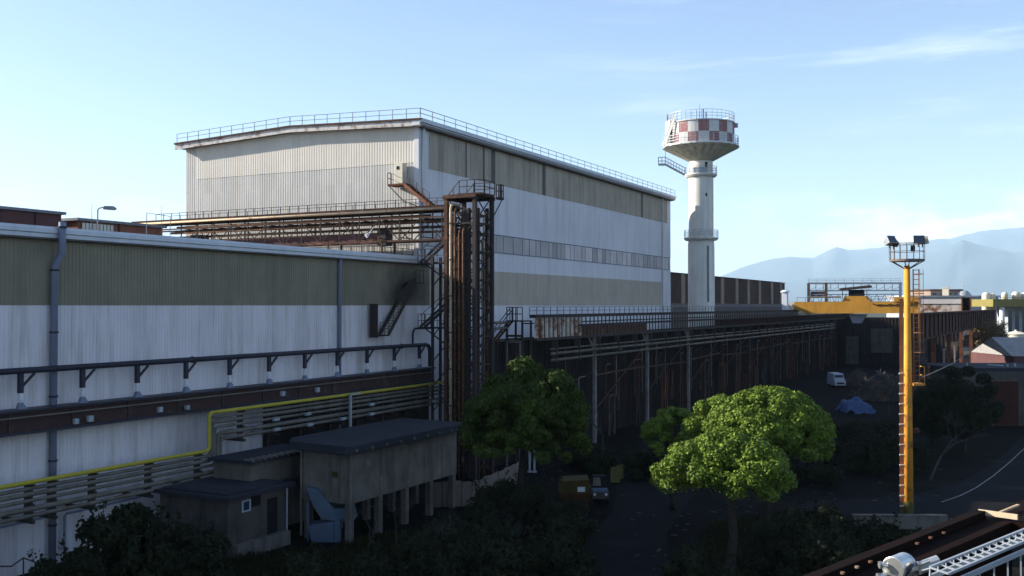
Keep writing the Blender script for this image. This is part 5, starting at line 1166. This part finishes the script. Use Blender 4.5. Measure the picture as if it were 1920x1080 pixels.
# ------------------------------------------------------------------ foreground gallery
FG = thing('rusty_beam', 'dark rusted box beam with bolts passing below the viewer at lower right', 'beam', (5, 8, 0))
def cpt(px, py, drop): d = ray(px, py); return O + d*(-drop/d.z)
p1_, p2_ = cpt(1560, 1080, 1.5), cpt(1830, 972, 1.5); dr = (p2_-p1_); dr.z = 0; dr.normalize(); nr = Vector((dr.y, -dr.x, 0))
A0 = p1_-dr*3.; A1 = p2_+dr*.05; zb5 = EYE-1.5
mb = MB(); mb.prism([A0, A1, A1+nr*.22, A0+nr*.22], (0, 0, -.9)); mb.build('web', m_beam, FG)
mb = MB(); mb.prism([A0-nr*.02+Vector((0, 0, .003)), A1-nr*.02+Vector((0, 0, .003)), A1+nr*.05+Vector((0, 0, .003)), A0+nr*.05+Vector((0, 0, .003))], (0, 0, .05)); mb.build('lip', m_beam, FG)
mb = MB()
for px, py in ((1607, 1061), (1632, 1051), (1720, 1017), (1745, 1006), (1770, 997), (1580, 1072)):
    q = cpt(px, py, 1.44); mb.tube([q-Vector((0, 0, .012)), q-Vector((0, 0, .001))], .013, 6)
mb.each('bolt', m_rustpipe, FG)
A2 = A1+dr*9
mb = MB(); mb.prism([A1+nr*.0, A2, A2+nr*1.5, A1+nr*1.5], (0, 0, -.06)); mb.build('deck_plate', m_beam, FG)
e0, e1_ = cpt(1832, 978, 1.5), cpt(1905, 992, 1.5)
mb = MB(); mb.beam(A1+Vector((0, 0, .04)), A1+nr*.26+Vector((0, 0, .04)), .02, .035); mb.beam(A1+nr*.1+Vector((0, 0, .03)), A1+nr*.1+dr*.5+Vector((0, 0, .03)), .02, .014); mb.build('end_angle', m_creampipe, FG)
mb = MB()
for q in (A0+nr*.1, A2+nr*.6): mb.box(q.x-.12, q.x+.12, q.y-.12, q.y+.12, 0, zb5-.9 if q is not None and (q-A0).length < 1 else zb5-.06)
mb.build('column', m_beam, FG)
q0_, q1_ = cpt(1744, 1064, 1.2), cpt(1920, 993, 1.2); dt = q1_-q0_; dt.z = 0; dt.normalize(); nt_ = Vector((dt.y, -dt.x, 0))
T0 = q0_; T1 = q0_+dt*7
tg = thing('wire_tray', 'galvanised wire cable tray crossing the lower right corner', 'cable tray', T0)
mb = MB(); U = Vector((0, 0, 1))
for off, z in ((0, 0), (0, -.045), (.085, -.012), (.085, -.06)): mb.beam(T0+nt_*off+U*z, T1+nt_*off+U*z, .012, .012 if z > -.03 else .024)
mb.beam(T0+nt_*.085+U*-.2, T1+nt_*.085+U*-.2, .010, .010); mb.beam(T0+nt_*.085+U*-.34, T1+nt_*.085+U*-.34, .010, .010); mb.build('side_rail', m_galv, tg)
mb = MB(); k = 0
while k*.085 < 7:
    a = T0+dt*k*.085; mb.tube([a+nt_*.085+U*-.012, a, a+U*-.045], .006, 4); 
    if k % 2 == 0: mb.tube([a+nt_*.085+U*-.05, a+nt_*.085+U*-.45], .0055, 4)
    k += 1
mb.build('cross_wire', m_galv, tg)
mb = MB()
for t_ in (.3, 3.4, 6.8): q = T0+dt*t_; mb.beam(q+U*-.4, q+U*-1.2+nt_*.0, .05); 
mb.build('bracket', m_galv, tg)
# zinc pipe clamp at tray end
cq = cpt(1688, 1062, 1.28)
cp = thing('pipe_clamp', 'shiny zinc pipe clamp with bolts at the end of the wire tray', 'clamp', cq)
kk = (cq-O).dot(RM @ Vector((0, 0, -1)))/F; up_ = Vector((0, 0, 1)); vr = cr_
def cc(px, py, d=0): return cq+vr*((px-1688)*kk)+up_*(-(py-1062)*kk)+fw*d
ax1 = dt; ax2 = Vector((-dt.y, dt.x, 0)); bc = cc(1686, 1062)
mb = MB()
for a0, a1, r in ((-.062, .062, .05), (-.066, -.046, .058), (.046, .066, .058)): mb.tube([bc+ax1*a0, bc+ax1*a1], r, 24)
mb.tube([bc-ax1*.055+up_*.004, bc+ax1*.055+up_*.004], .0535, 24)
mb.build('body', m_chrome, cp, smooth=False, bevel=.004)
mb = MB(); b2 = bc-up_*.075
for a0, a1, r in ((-.06, .06, .046), (-.064, -.048, .054), (.048, .064, .054)): mb.tube([b2+ax2*a0, b2+ax2*a1], r, 24)
mb.prism([bc-ax1*.03-ax2*.05-up_*.06, bc+ax1*.03-ax2*.05-up_*.06, bc+ax1*.03-ax2*.085-up_*.005, bc-ax1*.03-ax2*.085-up_*.005], up_*.022); mb.build('jaw', m_chrome, cp, bevel=.004)
mb = MB()
for a, b in (((1640, 1078), (1656, 1074)), ((1644, 1056), (1660, 1058)), ((1715, 1056), (1737, 1048)), ((1716, 1068), (1738, 1062)), ((1668, 1078), (1676, 1082))):
    mb.tube([cc(*a, -.03), cc(*b, -.03)], .010, 10); mb.tube([cc(*a, -.03), cc(a[0]+5, a[1], -.03)], .019, 6)
mb.each('bolt', m_chrome, cp)
mb = MB(); mb.tube([cc(1650, 1092), cc(1760, 1052)], .03, 10); mb.tube([cc(1690, 1066), cc(1690, 1240)], .028, 8); mb.build('tube', m_galv, cp)
# ------------------------------------------------------------------ vegetation
def trunk_mb(base, top, r, forks, rng):
    mb = MB(); b = Vector(base); t = Vector(top); mid = b.lerp(t, .55)+Vector((rng.uniform(-.45, .45), rng.uniform(-.45, .45), 0))
    mb.tube([b, b.lerp(mid, .3), mid, t], [r*1.25, r, r*.85, r*.6], 10)
    for f_ in forks:
        f = Vector(f_); m_ = t.lerp(f, .5)+Vector((0, 0, -.1*(f-t).length)); mb.tube([t-Vector((0, 0, .3)), m_, f], [r*.5, r*.34, r*.12], 7)
    return mb
def pine(base, zc_lo, ztop, rad, label, n=70, per=520, leaf=.11, seed=1, m=None, squash=1., lobes=None):
    rng = random.Random(seed); t = thing('umbrella_pine', label, 'pine tree', base)
    cl_ = []; bx, by = base[0], base[1]; Hc = ztop-zc_lo
    lobes = lobes or [(0, 0, 1., 1.)]
    for ox, oy, fr_, fz in lobes:
        R_ = rad*fr_; k = int(n*fr_*fr_)+6
        for i in range(k):
            a_ = rng.uniform(0, 2*PI); u = math.sqrt(rng.random()); dome = math.sqrt(max(0, 1-u*u*.96))
            z = zc_lo + Hc*fz*(.12+.80*dome) if rng.random() < .72 else zc_lo+Hc*fz*dome*rng.uniform(.1, .7)
            cr2 = rng.uniform(.34, .68)*(rad/4.)**.5; q = (bx+ox+R_*u*math.cos(a_)*.93, by+oy+R_*u*math.sin(a_)*.93, z-.25*cr2)
            cl_.append((q, cr2, cr2*cr2*1.5))
    V, Fq = clump_cloud(cl_, per, leaf, .45); raw_mesh('crown', V, Fq, m or m_pine, t)
    fk = [(bx+lobes[0][0]+rad*.55*math.cos(a_), by+lobes[0][1]+rad*.55*math.sin(a_), zc_lo+Hc*.4) for a_ in [2*PI*k/7 for k in range(7)]]
    trunk_mb((bx, by, 0), (bx+lobes[0][0]*.6, by+lobes[0][1]*.6, zc_lo+Hc*.12), .2*(rad/4)**.5+.06, fk, rng).build('trunk', m_bark, t, smooth=True); return t
def Pz(px, D): q = at(px, 573, D); return (q.x, q.y, 0)
def zat(py, D): return EYE+(573-py)*D/F
pine(Pz(1362, 51), zat(915, 51), zat(806, 51), 128*51/F, 'umbrella pine with bright sunlit crown nearest the road bend', n=175, seed=2, per=600, leaf=.085, lobes=[(0, .3, .78, 1.), (-1.55, -.5, .56, .80), (1.6, -.6, .52, .84)])
pine(Pz(1432, 63), zat(845, 63), zat(724, 63), 142*63/F, 'larger umbrella pine with half shaded crown behind the bright front pine', n=240, seed=5, per=620, leaf=.095,
     lobes=[(.3, 0, .82, 1), (-2.7, .6, .55, .82), (1.4, -.4, .58, .9)])
pine(Pz(978, 63.5), zat(845, 63.5), zat(656, 63.5), 113*63.5/F, 'shaded umbrella pine at the pipe tower with only its top in sun', n=240, seed=8, per=600, leaf=.09,
     m=m_pine_shaded, lobes=[(.3, 0, 1.05, .74), (.1, .2, .46, .98), (-1.9, .6, .6, .76), (2.0, .3, .6, .84)])
pine(Pz(1262, 72), zat(850, 72), zat(760, 72), 62*72/F, 'small dark pine left of the sunlit pines', n=70, seed=12, per=560, leaf=.10)
def bush(name, base, rad, h, label, cat, n=26, per=420, leaf=.10, seed=1, m=None, sx=1.):
    rng = random.Random(seed); t = thing(name, label, cat, base); cl_ = []
    for i in range(n):
        a_ = rng.uniform(0, 2*PI); u = math.sqrt(rng.random()); z = h*(rng.uniform(.15, 1)*math.sqrt(max(.05, 1-u*u*.9)))
        q = Vector(base)+cr_*(rad*sx*u*math.cos(a_))+fw*(rad*u*math.sin(a_)); cl_.append(((q.x, q.y, z), rng.uniform(.35, .75)*min(1.3, rad/2+.35), 1))
    V, Fq = clump_cloud(cl_, per, leaf, .3); mb = MB(); sp = []
    for i in range(int(9+rad*4)):
        a_ = rng.uniform(0, 2*PI); u = rng.uniform(.3, 1); q = Vector(base)+cr_*(rad*sx*u*math.cos(a_))+fw*(rad*u*math.sin(a_)); z = h*math.sqrt(max(.1, 1-u*u*.9))
        p0_ = Vector((q.x, q.y, z*.55)); p1_ = p0_+Vector((rng.gauss(0, .35), rng.gauss(0, .35), z*.45+rng.uniform(.3, .95)))+(q-Vector(base))*.22
        mid_ = (p0_+p1_)/2+Vector((rng.gauss(0, .08), rng.gauss(0, .08), .05)); mb.tube([p0_, mid_, p1_], [.03, .02, .008], 4)
        for k in range(26): sp.append(p1_.lerp(p0_, rng.random()**1.4*.75)+Vector((rng.gauss(0, .13), rng.gauss(0, .13), rng.gauss(0, .1))))
    sp = np.array([tuple(v) for v in sp]); V2, F2 = leaf_quads(sp, RNG.normal(0, 1, sp.shape), leaf*.95)
    raw_mesh('foliage', np.concatenate([V, V2]), np.concatenate([Fq, F2+len(V)]), m or m_leafdk, t)
    for i in range(5):
        a_ = i*1.26; q = Vector(base)+cr_*(rad*.5*math.cos(a_))+fw*(rad*.4*math.sin(a_)); mb.tube([Vector(base), (Vector(base)+q)/2+Vector((0, 0, h*.3)), q+Vector((0, 0, h*.7))], [.07, .05, .02], 5)
    mb.each('stem', m_bark, t); return t
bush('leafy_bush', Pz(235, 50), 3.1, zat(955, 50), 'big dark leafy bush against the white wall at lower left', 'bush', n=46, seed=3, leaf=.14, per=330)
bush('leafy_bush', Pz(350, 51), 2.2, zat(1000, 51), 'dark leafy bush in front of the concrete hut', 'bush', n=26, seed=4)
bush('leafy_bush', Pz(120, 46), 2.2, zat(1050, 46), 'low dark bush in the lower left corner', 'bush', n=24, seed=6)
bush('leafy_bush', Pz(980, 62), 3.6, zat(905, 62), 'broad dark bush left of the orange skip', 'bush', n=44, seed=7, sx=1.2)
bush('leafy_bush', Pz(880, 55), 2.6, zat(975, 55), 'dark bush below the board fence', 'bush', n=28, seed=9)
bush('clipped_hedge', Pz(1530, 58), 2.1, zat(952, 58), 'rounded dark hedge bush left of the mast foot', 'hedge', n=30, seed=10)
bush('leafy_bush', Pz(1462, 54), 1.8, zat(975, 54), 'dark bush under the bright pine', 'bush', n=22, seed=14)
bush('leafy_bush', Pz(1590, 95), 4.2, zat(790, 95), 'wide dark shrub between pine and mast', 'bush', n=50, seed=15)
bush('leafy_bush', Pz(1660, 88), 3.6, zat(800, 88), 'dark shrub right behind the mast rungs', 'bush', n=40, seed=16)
def tree(base, zlo, ztop, rad, label, seed, n=60, leaf=.13, per=380, m=None):
    rng = random.Random(seed); t = thing('broadleaf_tree', label, 'tree', base); cl_ = []
    for i in range(n):
        a_ = rng.uniform(0, 2*PI); u = rng.random()**.5; z = zlo+(ztop-zlo)*(.5+.5*rng.uniform(-1, 1)*math.sqrt(1-u*u*.9))
        cl_.append(((base[0]+rad*u*math.cos(a_), base[1]+rad*u*math.sin(a_), z), rng.uniform(.5, .95), 1))
    V, Fq = clump_cloud(cl_, per, leaf, .2); raw_mesh('crown', V, Fq, m or m_leafdk, t)
    fk = [(base[0]+rad*.6*math.cos(k), base[1]+rad*.6*math.sin(k), zlo+(ztop-zlo)*.6) for k in range(6)]
    trunk_mb(base, (base[0], base[1], zlo+.5), .22, fk, rng).build('trunk', m_bark, t, smooth=True); return t
tree(Pz(1806, 100), 1.2, zat(688, 100), 3.4, 'dark broadleaf tree in front of the workshop', 31, n=80)
tree(Pz(1748, 106), 1., zat(735, 106), 2.6, 'dark broadleaf tree just right of the mast', 32, n=50)
def bare(base, h, rad, label, seed, m, r0=.12, lean=(0, 0), depth=4, tw=None, twig_m=None):
    rng = random.Random(seed); t = thing('bare_tree', label, 'tree', base); mb = MB(); tw_ = MB(); tips = []
    def grow(p, d, L_, r, k):
        q = p+d*L_; (mb if k < 2 else tw_).tube([p, (p+q)/2+Vector((rng.gauss(0, .05), rng.gauss(0, .05), 0))*L_, q], [r, r*.8, r*.6], 6 if k < 2 else 4)
        if k >= depth: tips.append(q); return
        for i in range(rng.choice((2, 3, 3))):
            nd = (d+Vector((rng.gauss(0, .5), rng.gauss(0, .5), rng.gauss(.1, .3)))*rad).normalized(); grow(q, nd, L_*rng.uniform(.6, .85), r*.6, k+1)
    grow(Vector(base), Vector((lean[0], lean[1], 1)).normalized(), h*.34, r0, 0)
    mb.build('trunk', m, t, smooth=True); tw_.build('twigs', twig_m or m, t)
    if tw:
        P = np.array([tuple(q) for q in tips for _ in range(tw)])+RNG.normal(0, .35, (len(tips)*tw, 3)); V, Fq = leaf_quads(P, RNG.normal(0, 1, P.shape), .16); raw_mesh('dry_leaves', V, Fq, m_leafdry, t)
    return t
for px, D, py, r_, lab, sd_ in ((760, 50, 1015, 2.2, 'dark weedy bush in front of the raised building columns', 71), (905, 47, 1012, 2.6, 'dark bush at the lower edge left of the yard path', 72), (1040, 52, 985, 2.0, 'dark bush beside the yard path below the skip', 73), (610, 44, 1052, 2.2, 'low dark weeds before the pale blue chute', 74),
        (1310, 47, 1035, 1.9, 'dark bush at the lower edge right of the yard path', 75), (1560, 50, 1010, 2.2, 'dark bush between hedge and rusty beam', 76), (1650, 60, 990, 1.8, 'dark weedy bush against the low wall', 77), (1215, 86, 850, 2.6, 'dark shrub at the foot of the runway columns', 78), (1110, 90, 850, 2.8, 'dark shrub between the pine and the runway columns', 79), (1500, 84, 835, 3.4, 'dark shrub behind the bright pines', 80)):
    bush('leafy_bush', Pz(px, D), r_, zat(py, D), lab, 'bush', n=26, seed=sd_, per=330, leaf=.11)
for px, D, h_, lab, sd_ in ((820, 54, 3.2, 'bare twiggy shrub below the board fence', 91), (950, 56, 2.8, 'bare twiggy shrub before the dark bushes', 92), (1665, 130, 5.5, 'bare twiggy tree beside the scrap heap', 93), (1720, 135, 6.5, 'bare twiggy tree between the rusty columns', 94), (1130, 100, 5.0, 'bare twiggy tree beside the first grey runway column', 95)):
    bare(Pz(px, D), h_, 1., lab, sd_, m_barkpale, .05 if h_ < 4 else .09, depth=5)
q = Pz(1742, 84); bare(q, 6.8, 1.0, 'bare pale tree with fanning branches right of the mast', 41, m_barkpale, .13, lean=tuple((cr_*.45)[:2]))
q = Pz(740, 60); bare(q, 3.6, 1., 'thin bare sapling in front of the raised building', 43, m_barkpale, .05, lean=(.1, 0))
q = Pz(690, 58); bare(q, 3.0, 1., 'thin bare sapling beside the pale blue chute', 44, m_barkpale, .05, lean=(.15, 0))
for px, D, py, lab, sd_ in ((1822, 196, 606, 'sunlit dry brown tree behind the workshop roof, leftmost and tallest', 45), (1850, 190, 618, 'sunlit dry brown tree in the middle behind the grey roof', 46), (1880, 186, 636, 'low dry brown tree beside the grey pitched roof', 47)):
    bare(Pz(px, D), zat(py, D)*.95, .85, lab, sd_, m_barkpale, .22, depth=5, tw=22)
tree(Pz(1852, 186), 4.2, zat(616, 186), 4.6, 'broad rusty brown leafed tree lit by the sun beyond the workshop', 61, n=44, leaf=.2, per=110, m=m_leafdry)
rr = random.Random(88); mb = MB()
for k in range(260):
    px, py = rr.uniform(560, 1790), rr.uniform(840, 1075); q = g(px, py); a_ = rr.uniform(0, 2*PI); L_ = rr.uniform(.06, .5); d = Vector((math.cos(a_), math.sin(a_), rr.uniform(-.05, .2)))*L_
    mb.beam(q+Vector((0, 0, .06)), q+d+Vector((0, 0, .07)), rr.uniform(.03, .22), rr.uniform(.02, .1))
tag(mb.build('litter', m_rack), 'scattered rubble and litter over the dark yard ground', 'litter', kind='stuff')
# grass
def grass(name, pts_px, n, hgt, label):
    P = [g(*p) for p in pts_px]; xs_ = [p.x for p in P]; ys_ = [p.y for p in P]; rng = np.random.default_rng(5); out = []
    def inside(x, y):
        c_ = False; j = len(P)-1
        for i in range(len(P)):
            if (P[i].y > y) != (P[j].y > y) and x < (P[j].x-P[i].x)*(y-P[i].y)/(P[j].y-P[i].y)+P[i].x: c_ = not c_
            j = i
        return c_
    while len(out) < n:
        x, y = rng.uniform(min(xs_), max(xs_)), rng.uniform(min(ys_), max(ys_))
        if inside(x, y): out.append((x, y, 0))
    B_ = np.array(out); a_ = rng.uniform(0, 2*PI, n); h_ = hgt*rng.uniform(.4, 1.3, n); wv = np.stack([np.cos(a_), np.sin(a_), 0*a_], 1)*.045; ln = np.stack([rng.normal(0, .3, n)*h_, rng.normal(0, .3, n)*h_, h_], 1)
    V = np.stack([B_-wv, B_+wv, B_+wv*.3+ln, B_-wv*.3+ln], 1).reshape(-1, 3); o = raw_mesh(name, V, np.arange(n*4).reshape(n, 4), m_grass); return tag(o, label, 'grass', kind='stuff')
grass('grass', [(1290, 1085), (1330, 985), (1480, 960), (1690, 1000), (1660, 1085)], 16000, .32, 'short dark grass on the verge under the pines')
grass('grass', [(480, 1085), (680, 1010), (1040, 965), (1110, 1000), (1060, 1085)], 16000, .35, 'rough grass and weeds in the middle of the dark yard')
grass('grass', [(60, 1100), (150, 1040), (440, 1050), (600, 1030), (480, 1100)], 8000, .4, 'rough grass along the hut and bushes at lower left')
